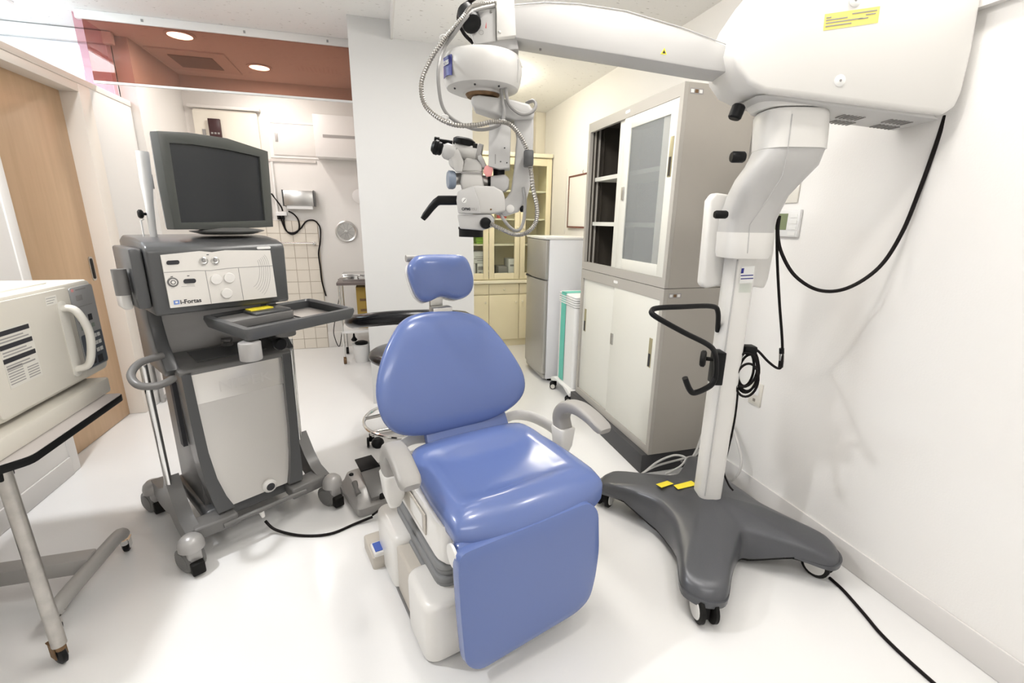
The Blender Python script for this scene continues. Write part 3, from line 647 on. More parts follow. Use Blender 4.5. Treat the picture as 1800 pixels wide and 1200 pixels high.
O('model_lettering', text_mesh('OPMI', .0125, pm(811.5, 369.5, .0606), ST_, EZ, .0003, 'LEFT', .0004), INK, mb)
O('model_lettering', text_mesh('VISU', .0125, pm(825.5, 369.8, .0606), ST_, EZ, .0003), INKG, mb)
O('neck', pmx([(812, 300), (846, 300), (851, 330), (812, 336), (808, 320)], .042, .084), SOPT, ms, bevel=.010, seg=3)
O('neck_ring', pmx([(810, 301), (847, 303), (847, 306), (810, 304.5)], .044, .088), INKG, ms)
O('tube_mount', pmx([(818, 276), (838, 280), (847, 290), (847, 303), (810, 301)], .040, .080), SOPT, ms, bevel=.008, seg=3)
O('tilt_body', cyl(pm(843, 270, .0), pm(800, 262, .0), .030, 24), SOPT, ms, smooth=True)
O('tilt_joint', lathe([(.020, -.05), (.024, -.045), (.024, .045), (.020, .05)], pm(804, 287, .0), SN, 24), SGREY, ms, smooth=True)
O('link_plate', pmx([(790, 262), (806, 262), (815, 285), (812, 302), (800, 302), (793, 280)], .052, .015), SOPT, ms, bevel=.004)
O('collar_ring', cyl(pm(846, 271, 0), pm(839, 269, 0), .0315, 24), INKG, ms, smooth=True)
O('eye_wedge', pmx([(838, 262), (850, 278), (856, 292), (848, 296), (840, 280)], .03, .06), SGREY, ms, bevel=.004)
for o_ in (.032, -.032):
    e0, e1 = pm(800, 271, o_), pm(775, 262, o_); dd = (e1-e0).normalized()
    O('ocular_tube', lathe([(.022, 0), (.026, .01), (.026, .032), (.020, .04)], e0, dd, 20), SGREY, ms, smooth=True)
    O('eyepiece', lathe([(.017, 0), (.021, .004), (.021, .012), (.024, .015), (.024, .024), (.016, .034)], e1-dd*.004, dd, 20), BLACK, ms, smooth=True)
tk = pm(816, 250, .0)
O('top_knob', lathe([(.036, -.012), (.038, -.006), (.038, .006), (.030, .012)], tk, EZ+ST_*.18, 24), BLACK, ms, smooth=True)
O('top_lever', join(cyl(pm(795, 251, .01), pm(768, 247, .01), .0075, 10), cyl(pm(772, 247, .01), pm(764, 246, .01), .011, 12)), BLACK, ms, smooth=True)
O('lock_screw', join(cyl(pm(826, 255, .02), pm(834, 257, .02), .005, 8), cyl(pm(832, 257, .02), pm(839, 258, .02), .010, 12)), BLKM, ms, smooth=True)
O('zoom_knob', join(lathe([(.027, -.014), (.030, -.008), (.030, .006), (.026, .010)], pm(792, 316, .03), -ST_+SN*.35, 24)), mat('knob_blue_grey', (.20, .24, .30), .4), ms, smooth=True)
O('knob_shaft', cyl(pm(796, 315, .025), pm(812, 314, .0), .020, 18), STEEL, ms, smooth=True)
O('side_shaft', cyl(pm(846, 317, .0), pm(860, 318, .0), .018, 18), STEEL, ms, smooth=True)
O('side_ring', cyl(pm(858, 318, .0), pm(863, 318, .0), .026, 20), BLACK, ms, smooth=True)
O('red_tag', prism([pm(x, y, .045) for x, y in [(852, 292), (860, 289), (867, 296), (864, 309), (855, 311), (849, 302)]], -SN*.012), PINK, ms, bevel=.003)
O('hand_grip', tube([pm(x, y, .02) for x, y in [(806, 352), (790, 352), (772, 352), (766, 356), (758, 365), (748, 378), (743, 385)]], [.0155, .016, .016, .0135, .0125, .0115, .009], 12), BLACK, ms, smooth=True)
# cables
def cabl(name, pts, r, m, lab=None, n=8, k=6): return O(name, tube(spl([pm(*p) for p in pts], k), r, n), m, ms, smooth=True, label=lab)
cor = spl([pm(*p) for p in [(882, 4, .03), (850, 8, .05), (828, 14, .08), (816, 28, .10), (796, 52, .09), (776, 75, .08), (754, 110, .08), (741, 145, .09), (745, 180, .10), (765, 203, .11), (798, 219, .12), (835, 220, .11), (868, 214, .10), (895, 218, .09), (915, 240, .08), (928, 268, .07), (932, 290, .07), (937, 330, .08), (944, 365, .09), (941, 392, .09), (925, 409, .09), (905, 412, .09), (880, 402, .08), (862, 393, .075)]], 16)
O('corrugated_conduit', tube(cor, [.0078 if i % 2 else .0058 for i in range(len(cor))], 10), mat('conduit_steel', (.34, .325, .30), .35, .85), ms, label='silver corrugated conduit')
cabl('grey_cable', [(870, 10, .05), (836, 18, .08), (818, 32, .10), (798, 60, .09), (781, 85, .075), (771, 118, .14), (772, 160, .14), (780, 192, .12), (800, 212, .10), (835, 227, .09), (868, 224, .08), (885, 208, .07), (884, 180, .06), (880, 150, .05)], .0055, CABLEG)
cabl('grey_cable', [(889, 146, .05), (890, 165, .06), (896, 185, .06), (915, 200, .06), (934, 197, .05), (942, 185, .04), (937, 177, .02), (925, 182, .0)], .0055, CABLEG)
cabl('grey_cable', [(880, 377, .04), (890, 392, .06), (903, 404, .07), (914, 403, .07), (921, 385, .06), (923, 350, .05), (920, 330, .03)], .0055, CABLEG)
cabl('black_hose', [(832, 76, .0), (815, 58, .01), (806, 35, .03), (811, 15, .05), (830, 0, .06), (846, -10, .05)], .006, CABLEB)
for x, y, o_ in ((780, 66, .085), (782, 206, .115), (885, 215, .09)):
    O('cable_tie', tube([pm(x, y, o_)+ST_*(.011*math.cos(a))+(SN*.6+EZ*.5)*(.011*math.sin(a)) for a in [2*math.pi*k/12 for k in range(12)]], .002, 6, True), PALE, ms)
for x in (879, 888): O('cable_gland', cyl(pm(x, 146, .05), pm(x, 140, .05), .009, 12), SGREY, ms, smooth=True)
O('cable_clip', box(pm(929, 279, .06), (.032, .05, .05), SFR), UGREY, ms, bevel=.006)
# power lead that hangs from the head, coil on column, mains lead on floor
pl = [pm(1662, 203, .06), pm(1645, 255, .06), pm(1618, 330, .05), pm(1585, 410, .04), pm(1545, 470, .03), pm(1490, 506, .02), pm(1440, 510, .0), pm(1398, 485, -.03), pm(1374, 445, -.06), pm(1367, 410, -.08), pm(1370, 380, -.10)]
O('power_lead', tube(spl(pl, 8), .0065), CABLEB, ms, smooth=True)
O('signal_lead', tube(spl([pm(1366, 380, -.10), pm(1366, 450, -.09), pm(1370, 530, -.08), pm(1375, 600, -.07), pm(1374, 640, -.06), pm(1367, 647, -.06), pm(1350, 635, -.07), pm(1330, 615, -.09), pm(1310, 612, -.10)], 6), .005), CABLEB, ms, smooth=True)
O('lead_connector', join(cyl(pm(1374, 612, -.07), pm(1374, 622, -.07), .009), cyl(pm(1373.5, 632, -.07), pm(1372, 645, -.07), .009)), BLACK, ms, smooth=True)
O('connector_ring', cyl(pm(1374, 621, -.07), pm(1373.5, 633, -.07), .0095), STEEL, ms, smooth=True)
O('cable_hanger', box(pm(1316, 614, -.10), (.05, .05, .035), SFR), BLACK, ms, bevel=.008)
for k, (cx_, cy_, rx, ry) in enumerate(((1314, 652, 19, 38), (1311, 648, 14, 30), (1316, 655, 18, 32), (1309, 650, 22, 30), (1313, 668, 20, 29))):
    O('cable_coil', tube([pm(cx_+rx*math.cos(a)+.10*ry*math.sin(a), cy_-ry*math.sin(a), -.09+k*.008+.01*math.cos(a)) for a in [2*math.pi*j/28 for j in range(28)]], .005, 7, True), CABLEB, ms, smooth=True)
O('down_lead', tube(spl([pm(1298, 660, -.1), pm(1296, 700, -.1), pm(1290, 745, -.1), pm(1280, 790, -.1), pm(1272, 825, -.08), pm(1280, 850, -.06), pm(1289, 862, -.04)], 6), .004), CABLEB, ms, smooth=True)
mains = [PZ(1458, 1015, .006), PZ(1466, 1022, .006), PZ(1485, 1040, .006), PZ(1520, 1080, .006), PZ(1545, 1110, .006), PZ(1580, 1145, .006), PZ(1640, 1199, .006), PZ(1700, 1250, .006)]
tag(O('mains_lead', tube(spl(mains, 6), .006), CABLEB, smooth=True), 'black mains lead on floor along right baseboard', 'cable')

# ================================================================ SURGICAL UNIT
UT = math.radians(33); UU = V((math.cos(UT), math.sin(UT), 0)); UW = V((-math.sin(UT), math.cos(UT), 0)); UO = V((-.80, 1.85, 0)); UFR = (UU, UW, EZ)
def uf(u, w, z): return UO+UU*u+UW*w+EZ*z
def up(x, y, w): return PP(x, y, UO+UW*w, UW)
def ubox(u0, u1, w0, w1, z0, z1): return box(uf((u0+u1)/2, (w0+w1)/2, (z0+z1)/2), (u1-u0, w1-w0, z1-z0), UFR)
un = T('surgical_unit', uf(.24, .24, 0), 'grey surgical console tower on casters with tray and silver front', 'medical unit')
def uprof(prof, u0, u1): return prism([uf(u0, w, z) for w, z in prof], UU*(u1-u0))
# front panel, flared towards the foot
zs = [(.745, .060), (.60, .060), (.45, .055), (.32, .045), (.22, .025), (.165, .005)]
O('front_panel', loft([[uf(.105, w, z), uf(.440, w, z), uf(.440, w+.05, z), uf(.105, w+.05, z)] for z, w in zs]), BRUSHED, un, smooth=True)
bp = O('badge_panel', prism([uf(.098, .050, .625), uf(.446, .050, .625), uf(.446, .050, .752), uf(.098, .050, .752)], UW*.012), BRUSHED, un, bevel=.003)
O('embossed_lettering', text_mesh('NIDEK', .062, uf(.185, .0497, .658), UU, EZ, .0006, 'LEFT', .0, 1.15), BRUSHED, bp)
O('core', ubox(.08, .45, .09, .44, .14, .75), UMID, un, bevel=.01)
for side, s in ((.07, 1), (.475, -1)):
    pr = [(.765, -.005, .045), (.60, .0, .04), (.42, .006, .035), (.30, .018, .035), (.22, .035, .04), (.165, .055, .05)]
    O('side_pillar', loft([[uf(side+s*(0+a*.5), w0, z), uf(side+s*(.035+a), w0, z), uf(side+s*(.035+a), w0+.09, z), uf(side+s*(0+a*.5), w0+.09, z)] for (z, a, _), w0 in zip(pr, (.035, .035, .03, .02, .0, -.02))]), UGREY, un, smooth=True)
    O('side_slot', ubox(side-s*.012, side+s*.004, .16, .20, .42, .70), INK, un)
# deck, neck and console
O('deck', uprof([(.035, .752), (.035, .775), (.06, .782), (.26, .800), (.26, .752)], .06, .485), UMID, un, bevel=.006)
O('deck_inset', uprof([(.09, .787), (.09, .790), (.22, .803), (.22, .80)], .14, .40), UGREY, un)
O('neck_side', uprof([(.06, .78), (.16, .86), (.20, .95), (.20, 1.01), (.43, 1.01), (.43, .75), (.10, .75)], .03, .075), UGREY, un, bevel=.006)
O('neck_side', uprof([(.06, .78), (.16, .86), (.20, .95), (.20, 1.01), (.43, 1.01), (.43, .75), (.10, .75)], .465, .51), UGREY, un, bevel=.006)
O('neck_back', ubox(.075, .465, .27, .43, .79, 1.01), USILV, un)
con = O('console', uprof([(.010, 1.0), (-.004, 1.232), (.010, 1.248), (.06, 1.261), (.16, 1.271), (.34, 1.276), (.40, 1.26), (.41, 1.0)], .022, .492), UGREY, un, bevel=.012, seg=3)
def fa(x, y): return up(x, y, .0)
fn_ = -UW
fc = O('fascia', prism([fa(x, y)-UW*.006 for x, y in [(281, 448), (350, 441), (372, 443), (395, 439.5), (474, 439.5), (486, 521), (299, 541)]], UW*.008), FASC, con)
def seam(pts, r=.0010): return O('panel_seam', tube([fa(x, y)-UW*.0062 for x, y in pts], r, 5), INKG, fc)
seam([(287, 478.5), (345, 475), (370, 475), (400, 471), (478, 466.5)]); seam([(360, 475.5), (371, 534)]); seam([(418, 471), (427.5, 527.5)])
def oval(cx, cy, w, h): return [(cx+(w-h)*.5*(1 if math.cos(a) > 0 else -1)+h*.5*math.cos(a), cy+h*.5*math.sin(a)-.06*((w-h)*.5*(1 if math.cos(a) > 0 else -1))) for a in [2*math.pi*(k+.5)/20 for k in range(20)]]
def port(cx, cy, w, h): 
    o = O('port', slab_on(oval(cx, cy, w, h), fa, fn_, .002, .006), INK, fc); return o
port(303, 461, 23, 7.5); port(332.5, 493.5, 22, 8)
for cx, cy in ((357, 458), (377, 457.5)):
    k = O('connector', lathe([(.0135, 0), (.0135, .004), (.010, .006), (.002, .003)], fa(cx, cy)-UW*.006, fn_, 20), STEEL, fc, smooth=True)
    O('connector_core', lathe([(.006, .005), (.004, .007)], fa(cx, cy)-UW*.006, fn_, 12), INKG, k)
k = O('ring_port', lathe([(.017, 0), (.017, .002), (.013, .003)], fa(303, 495.5)-UW*.006, fn_, 24), UMID, fc, smooth=True)
O('ring_white', lathe([(.0115, .003), (.0115, .0042)], fa(303, 495.5)-UW*.006, fn_, 24), CAPW, k); O('ring_grey', lathe([(.0085, .0042), (.0085, .005)], fa(303, 495.5)-UW*.006, fn_, 24), UMID, k); O('ring_core', lathe([(.005, .005), (.005, .006)], fa(303, 495.5)-UW*.006, fn_, 24), CAPW, k)
for cx, cy in ((379, 490.5), (402, 488), (397.5, 515)):
    O('round_cap', lathe([(.0195, 0), (.0195, .003), (.018, .005), (.002, .0055)], fa(cx, cy)-UW*.006, fn_, 28), CAPW, fc, smooth=True)
for k in range(6):
    r = 34-k*2.1
    O('arc_line', tube([fa(455-k*2.5+r*.55*math.cos(a), 482-k*1.0+r*1.15*math.sin(a))-UW*.0063 for a in [math.radians(-62+k*3+j*7) for j in range(19)]], .00045, 4), INKG, fc)
lgo = O('logo_square', slab_on([(304, 527.8), (314, 526.6), (315, 533.8), (305, 535)], fa, fn_, .0012, .006), mat('logo_soft_blue', (.16, .27, .62), .4), fc)
O('logo_window', slab_on([(307, 529.3), (311.5, 528.8), (312, 532), (307.5, 532.6)], fa, fn_, .0006, .0073), CAPW, lgo)
O('name_lettering', text_mesh('i-Fortas', .0215, fa(316.5, 533.8)-UW*.0065, UU, EZ, .0004, 'LEFT', .0005), INK, fc)
for cx, cy in ((301, 486), (330, 484.5), (364, 447.5)): O('tick_mark', slab_on([(cx-2, cy-.6), (cx+2, cy-.9), (cx+2, cy+.4), (cx-2, cy+.7)], fa, fn_, .0006, .006), INK, fc)
for cx, cy, w in ((330, 503, 24), (334, 500.5, 14), (357, 467, 8), (379, 465.5, 8), (303, 505.5, 6)): O('small_print', slab_on([(cx-w/2, cy), (cx+w/2, cy-.9), (cx+w/2, cy-.3), (cx-w/2, cy+.6)], fa, fn_, .0004, .006), INKG, fc)
O('name_badge', prism(rnd([up(x, y, -.006) for x, y in [(451, 433.5), (475, 432.5), (475.5, 437), (451.5, 438)]], .006, 3), -UW*.002), PALE, con)
# left cheek, boxes and pole
O('cheek', ubox(-.018, .02, .02, .30, 1.03, 1.24), UGREY, un, bevel=.008)
O('holder', ubox(-.05, -.018, .10, .20, 1.02, 1.16), SHELL, un, bevel=.012, seg=3)
O('holder_cup', cyl(uf(-.045, .07, 1.08), uf(-.045, .07, 1.17), .022, 14), UMID, un, smooth=True)
pb = up(268, 402, .20); ptp = up(250, 266, .20)
po = O('pole', tube([pb-EZ*.06, pb, pb+(ptp-pb)*.35, pb+(ptp-pb)*.6, ptp], [.011, .012, .014, .019, .020], 14), WHITEP, un, smooth=True)
O('pole_slot', box(pb+(ptp-pb)*.62+UU*.017, (.008, .012, .05), UFR), USILV, po)
kn = up(247, 376, .20); O('pole_knob', join(lathe([(.012, -.008), (.016, -.004), (.016, .004), (.012, .008)], kn, UU, 10), cyl(kn, up(258, 376, .20), .005, 8)), BLACK, po, smooth=True)
O('pole_hook', tube([pb+UU*-.03-EZ*.03, pb+UU*-.03+EZ*.03, pb+UU*-.02+EZ*.035], .003, 6), WHITEP, po)
# grab handle and side rail
O('grab_handle', tube(spl([uf(.04, .12, .83), uf(-.035, .09, .825), uf(-.075, .04, .80), uf(-.07, -.02, .775), uf(-.03, -.03, .762), uf(.01, -.012, .760), uf(.04, .02, .760)], 6), .0135, 12), UMID, un, smooth=True)
O('side_rail', tube([uf(-.02, .15, .80), uf(-.015, .16, .28)], .013, 10), CHROME, un, smooth=True)
O('side_rail', tube([uf(.53, .15, .80), uf(.525, .16, .28)], .013, 10), CHROME, un, smooth=True)
# chassis, feet and casters
O('chassis', ubox(.06, .46, .03, .47, .10, .16), UGREY, un, bevel=.02, seg=3)
for s, u0 in ((-1, .0), (1, .54)):
    O('foot_beam', loft([[uf(u0+i*.028, w, z0), uf(u0+i*.028, w, z1)] [0:1]+[uf(u0-i*.028, w, z0)] if False else [uf(u0-.03, w, z0), uf(u0+.03, w, z0), uf(u0+.026, w, z1), uf(u0-.026, w, z1)] for w, z0, z1, i in [(-.04, .10, .15, 1), (.04, .10, .17, 1), (.10, .11, .22, 1), (.17, .14, .31, 1), (.22, .12, .24, 1), (.35, .10, .18, 1), (.50, .10, .16, 1)]]), UMID, un, smooth=True)
    O('foot_bridge', prism([uf(u0, -.05, z) if False else uf(u0-s*(.0), -.05, z) for z in (.10,)]+[uf(u0-s*.16, -.055, .10), uf(u0-s*.16, .03, .10), uf(u0, .05, .10)], EZ*.055), UMID, un, bevel=.01, seg=3)
    for w in (-.07, .50):
        p = uf(u0-s*(-.02), w, 0)
        O('caster_dome', lathe([(.045, .10), (.045, .118), (.040, .138), (.026, .153), (.004, .158)], p, EZ, 20), USILV, un, smooth=True)
        cs = caster(un, p, UT+.3, .05, UMID, UMID, .10)
        O('fork', box(p+EZ*.075+UW*-.005, (.05, .06, .055), UFR), USILV, cs, bevel=.01)
        O('brake', box(p-UW*.045+EZ*.035, (.045, .035, .05), UFR), BLKM, cs, bevel=.006)
O('front_bar', tube([uf(.10, -.055, .125), uf(.44, -.055, .125)], .010, 10), UMID, un, smooth=True)
O('cable_outlet', lathe([(.03, 0), (.03, .012), (.02, .02)], uf(.31, .012, .185), -UW, 18), SHELL, un, smooth=True)
O('outlet_hole', lathe([(.018, .0205), (.015, .0215)], uf(.31, .012, .185), -UW, 14), INK, un)
O('cable_boot', cyl(PZ(459, 898, .115), PZ(463, 908, .085), .012, 10, .008), SHELL, un, smooth=True)
# instrument tray on its arm
TZ = .978
tr = [PZ(x, y, TZ) for x, y in [(355, 555), (432, 580), (624, 541), (545, 524)]]
tc_ = sum(tr, V((0, 0, 0)))/4
def tin(k, dz): return [tc_+(p-tc_)*k+EZ*dz for p in tr]
def rl(pts, r=.02): return rnd(pts, r, 4)
ty = O('tray_rim', loft([rl(tin(1.0, 0)), rl(tin(1.01, -.012)), rl(tin(.97, -.042)), rl(tin(.93, -.044)), rl(tin(.93, -.040)), rl(tin(.90, -.006)), rl(tin(.93, .003))], False, True), UGREY, un, smooth=True)
O('tray_floor', prism(rl(tin(.905, -.043)), EZ*.008), UGREY, ty)
tu = (tr[2]-tr[1]).normalized(); tv = (tr[0]-tr[1]).normalized()
def tq(a, b, z): return tr[1]+tu*a+tv*b+EZ*z
Lt, Wt = (tr[2]-tr[1]).length, (tr[0]-tr[1]).length
tb = O('tray_insert', prism(rnd([tq(Lt*.06, Wt*.50, -.035), tq(Lt*.62, Wt*.52, -.035), tq(Lt*.62, Wt*.86, -.035), tq(Lt*.06, Wt*.84, -.035)], .012, 3), EZ*.032), UMID, ty, bevel=.004)
O('tray_step', prism([tq(Lt*.28, Wt*.54, -.003), tq(Lt*.60, Wt*.54, -.003), tq(Lt*.60, Wt*.84, -.003), tq(Lt*.28, Wt*.84, -.003)], EZ*.010), UGREY, ty, bevel=.003)
O('steel_dish', prism(rnd([tq(Lt*.64, Wt*.14, -.034), tq(Lt*.93, Wt*.14, -.034), tq(Lt*.93, Wt*.86, -.034), tq(Lt*.64, Wt*.86, -.034)], .02, 3), EZ*.003), STEEL, ty)
O('yellow_card', prism([tq(Lt*.30, Wt*.70, .0075), tq(Lt*.50, Wt*.70, .0075), tq(Lt*.50, Wt*.84, .0075), tq(Lt*.30, Wt*.84, .0075)], EZ*.004), YEL, ty)
ar = O('tray_arm', tube([tc_-EZ*.06, tc_-EZ*.085, uf(.47, .10, .90), uf(.50, .16, .86), uf(.50, .16, .80)], [.02, .022, .022, .02, .02], 10), UGREY, un, smooth=True)
O('arm_joint', join(cyl(tc_-EZ*.10, tc_-EZ*.045, .04, 20), box(tc_-EZ*.055-tu*.05, (.22, .10, .02), (tu, tu.cross(EZ), EZ))), UMID, ar, bevel=.004)
O('joint_knob', lathe([(.02, -.015), (.024, -.01), (.024, .01), (.02, .015)], PZ(492, 604, .88), -UW, 12), BLACK, ar, smooth=True)
O('cup', cyl(PZ(440, 615, .90)-EZ*.035, PZ(440, 615, .90)+EZ*.03, .036, 20), USILV, ar, smooth=True, bevel=.004)
O('loop_cord', tube(spl([PZ(456, 592, .93), PZ(457, 610, .90), PZ(452, 626, .87), PZ(446, 631, .86), PZ(443, 622, .88)], 5), .003, 6), CABLEB, ar)
O('deck_knob', join(lathe([(.022, 0), (.024, .006), (.016, .014)], PZ(400, 607, .80), EZ, 18), lathe([(.014, .014), (.022, .022), (.022, .032)], PZ(400, 607, .80), EZ, 18)), UMID, un, smooth=True)

# ---------------------------------------------------------------- monitor on the unit
mo = [ray(x, y)*d+CAM for x, y, d in ((268, 229, 1.60), (471, 266, 2.075), (480, 398, 2.075), (300, 403, 1.60))]
mR = ((mo[1]-mo[0])+(mo[2]-mo[3])); mR.z = 0; mR = mR.normalized(); mN = V((mR.y, -mR.x, 0))
mc = sum(mo, V((0, 0, 0)))/4
def mp_(x, y, off=0.0): return PP(x, y, mc+mN*off, mN)
mon = T('monitor', V((mc.x, mc.y, 1.278)), 'dark grey flat monitor with blank screen on top of grey console tower', 'monitor')
bez = [(277, 230), (330, 232.5), (400, 243), (471, 266), (476, 330), (480.5, 398.5), (400, 402.5), (307, 403.5), (291, 320)]
sinn = [(298, 251), (340, 254), (400, 263), (457, 275.5), (461, 330), (467, 387.5), (400, 389.5), (319, 391.5), (308, 320)]
bo = [mp_(x, y, .02) for x, y in bez]; bi = [mp_(x, y, .02) for x, y in sinn]
mf = O('bezel', loft([[p-mN*.035 for p in bo], bo, bi, [p-mN*.010 for p in bi]], False), MONI, mon, bevel=.002)
O('screen', prism([p-mN*.010 for p in bi], -mN*.012), SCREEN, mon)
mcx = sum(bo, V((0, 0, 0)))/len(bo)
O('back_shell', loft([[p-mN*.034 for p in bo], [mcx+(p-mcx)*.96-mN*.05 for p in bo], [mcx+(p-mcx)*.6-mN*.08 for p in bo]]), mat('monitor_back', (.16, .165, .175), .4), mon, smooth=True)
sb = V((mc.x, mc.y, 0))-mN*.04
O('stand_neck', join(box(sb-mN*.02+EZ*1.36, (.16, .03, .16), (mR, mN, EZ)), box(sb+EZ*1.31, (.17, .05, .02), (mR, mN, EZ))), BLACK, mon, bevel=.006)
O('stand_base', loft([[sb+mR*(a*k*math.cos(q))+mN*(.11*k*math.sin(q)+.035)+EZ*z for q in [2*math.pi*j/32 for j in range(32)]] for a, k, z in ((.15, .70, 1.2795), (.15, 1.0, 1.291), (.15, 1.02, 1.295), (.15, .8, 1.300), (.15, .4, 1.306))]), UMID, mon, smooth=True)

# ================================================================ STERILISER ON ITS TABLE
tbx = T('rolling_table', (-1.15, 1.72, 0), 'rolling table with black-edged top and steel tube leg by wooden door', 'table')
txE, tz = -1.0, .672
tout = rnd([V((-1.55, 1.44, tz)), V((-1.06, 1.44, tz)), V((txE, 1.50, tz)), V((txE, 2.0, tz)), V((-1.55, 2.0, tz))], .02, 3)
O('table_top', prism(tout, EZ*.010), LAM, tbx)
O('edge_band', prism([p+(p-V((-1.27, 1.72, tz)))*.008-EZ*.018 for p in tout], EZ*.026), BLACK, tbx, bevel=.003)
lg_ = O('tube_leg', cyl(V((-1.02, 1.435, .075)), V((-1.055, 1.475, .655)), .0185, 14), mat('worn_steel', (.46, .44, .41), .35, .8, noise=.25, nscale=30), tbx, smooth=True)
O('corner_bracket', box((-1.07, 1.475, .645), (.05, .05, .03)), BLACK, tbx, bevel=.004)
def old_caster(p, r, m, yaw):
    p = V(p); a = V((math.cos(yaw), math.sin(yaw), 0)); f = V((-a.y, a.x, 0)); c = p+f*.018; c.z = r
    cs = O('caster', join(cyl(V((p.x, p.y, r*1.6)), V((p.x, p.y, r*2.4)), .012, 10), box(c+a*.014+EZ*(r*.45), (.003, .03, r*1.4), (a, f, EZ)), box(c-a*.014+EZ*(r*.45), (.003, .03, r*1.4), (a, f, EZ)), box(c+EZ*(r*1.2), (.034, .04, .004), (a, f, EZ))), m, tbx)
    O('wheel', lathe([(r*.8, -.010), (r, -.006), (r, .006), (r*.8, .010)], c, a, 20), BLACK, cs, smooth=True)
old_caster((-1.02, 1.435, 0), .036, RUST, .9); old_caster((-1.105, 1.575, 0), .026, STEEL, 1.2); old_caster((-1.085, 1.955, 0), .026, CHROME, .2)
O('foot_bar', tube(spl([(-1.105, 1.575, .075), (-1.104, 1.60, .092), (-1.095, 1.78, .098), (-1.087, 1.93, .100), (-1.085, 1.957, .085)], 5), .025, 12), ARMG, tbx, smooth=True)
O('cross_beam', bx(-1.55, -1.105, 1.765, 1.83, .07, .13), ARMG, tbx, bevel=.006)
O('upright', bx(-1.50, -1.40, 1.70, 1.80, .10, .655), ARMG, tbx, bevel=.01)
O('lower_shelf', bx(-1.62, -1.30, 1.40, 1.68, .20, .225), BLKM, tbx, bevel=.004)
O('shelf_bracket', bx(-1.46, -1.40, 1.60, 1.75, .19, .21), ARMG, tbx)
tag(O('cream_tray', bx(-1.56, -1.05, 1.46, 2.035, .6825, .742), AUTO, bevel=.008), 'cream tray between steriliser and rolling table top', 'tray')
au = T('steriliser', (-1.30, 1.75, .742), 'beige table-top steriliser with white door handle and control panel', 'steriliser')
ax = -1.075
def ap_(x, y, off=0.0): return PX(x, y, ax+off)
def afr(y0, y1, z0, z1, r): return rnd([V((0, y0, z0)), V((0, y1, z0)), V((0, y1, z1)), V((0, y0, z1))], r, 5)
ay0, ay1, az0, az1 = 1.53, 2.105, .762, 1.115
O('case', loft([[p+EX*x for p in afr(ay0+i, ay1-i, az0+i, az1-i, .03)] for x, i in ((-1.55, .01), (-1.54, 0), (ax-.012, 0), (ax-.004, .003), (ax, .010))]), AUTO, au, smooth=True)
for y in (1.58, 2.03):
    for x in (-1.14, -1.48): O('foot', cyl((x, y, .7425), (x, y, .765), .02, 12), BLACK, au)
O('under_shade_slab', bx(-1.50, -1.12, 1.60, 2.0, .7455, .762), BLKM, au)  # black slab standing in for the shadow gap under the case
O('lid_panel', prism(rnd([V((-1.45, 1.60, az1)), V((-1.13, 1.60, az1)), V((-1.13, 1.98, az1)), V((-1.45, 1.98, az1))], .03, 4), EZ*.005), AUTOH, au)
O('top_slot', prism(rnd([V((-1.20, 1.60, az1+.005)), V((-1.15, 1.60, az1+.005)), V((-1.15, 1.70, az1+.005)), V((-1.20, 1.70, az1+.005))], .02, 4), EZ*.002), INK, au)
dr = O('door_panel', prism([p+EX*ax for p in afr(ay0+.012, 1.955, az0+.012, az1-.012, .02)], EX*.006), AUTO, au, bevel=.003)
cpn = O('control_panel', prism(rnd([V((ax, 1.958, az0+.03)), V((ax, 2.095, az0+.03)), V((ax, 2.095, az1-.018)), V((ax, 1.958, az1-.018))], .012, 3), EX*.006), AUTOP, au)
O('dark_panel', prism(rnd([V((ax+.006, 1.962, az0+.034)), V((ax+.006, 2.091, az0+.034)), V((ax+.006, 2.091, az0+.16)), V((ax+.006, 1.962, az0+.16))], .01, 3), EX*.001), AUTOD, cpn)
def onp(y0, y1, z0, z1, m, nm='key', t=.0015, b=.007): return O(nm, bx(ax+b, ax+b+t, y0, y1, z0, z1), m, cpn)
Yc, Zc = 1.962, az0
onp(1.985, 2.02, Zc+.285, Zc+.305, INKG, 'display', .0015, .006); onp(1.968, 2.035, Zc+.225, Zc+.252, INK, 'display', .0015, .006) if False else None
onp(1.972, 2.010, Zc+.205, Zc+.228, INK, 'display', .0015, .006); onp(2.03, 2.052, Zc+.205, Zc+.228, INK, 'display', .0015, .006)
for k in range(4): onp(1.975+k*.022, 1.990+k*.022, Zc+.178, Zc+.192, mat('key_green_grey', (.28, .33, .28), .5), 'key', .0015, .006)
for r_ in range(3):
    for k in range(2): onp(2.035+k*.022, 2.051+k*.022, Zc+.138-r_*.028, Zc+.152-r_*.028, PALE)
onp(1.975, 2.0, Zc+.08, Zc+.10, INKG); onp(1.972, 1.990, Zc+.045, Zc+.062, RED, 'red_key'); onp(2.0, 2.015, Zc+.045, Zc+.064, INK, 'socket'); onp(2.03, 2.06, Zc+.04, Zc+.068, INK, 'socket')
onp(1.968, 1.98, Zc+.320, Zc+.330, PINK, 'logo_mark', .0012, .006); onp(1.99, 2.05, Zc+.322, Zc+.327, INKG, 'small_print', .0012, .006); onp(1.972, 2.07, Zc+.262, Zc+.264, INKG, 'panel_line', .0012, .006)
hp_ = O('door_handle', tube(spl([V((ax+.004, 1.90, az0+.275)), V((ax+.040, 1.905, az0+.265)), V((ax+.062, 1.91, az0+.18)), V((ax+.045, 1.905, az0+.075)), V((ax+.006, 1.90, az0+.055))], 6), .015, 12, flat=.8), AUTOH, au, smooth=True)
O('handle_plate', prism(rnd([V((ax+.006, 1.877, az0+.03)), V((ax+.006, 1.922, az0+.03)), V((ax+.006, 1.922, az0+.30)), V((ax+.006, 1.877, az0+.30))], .02, 4), EX*.003), AUTOH, au)
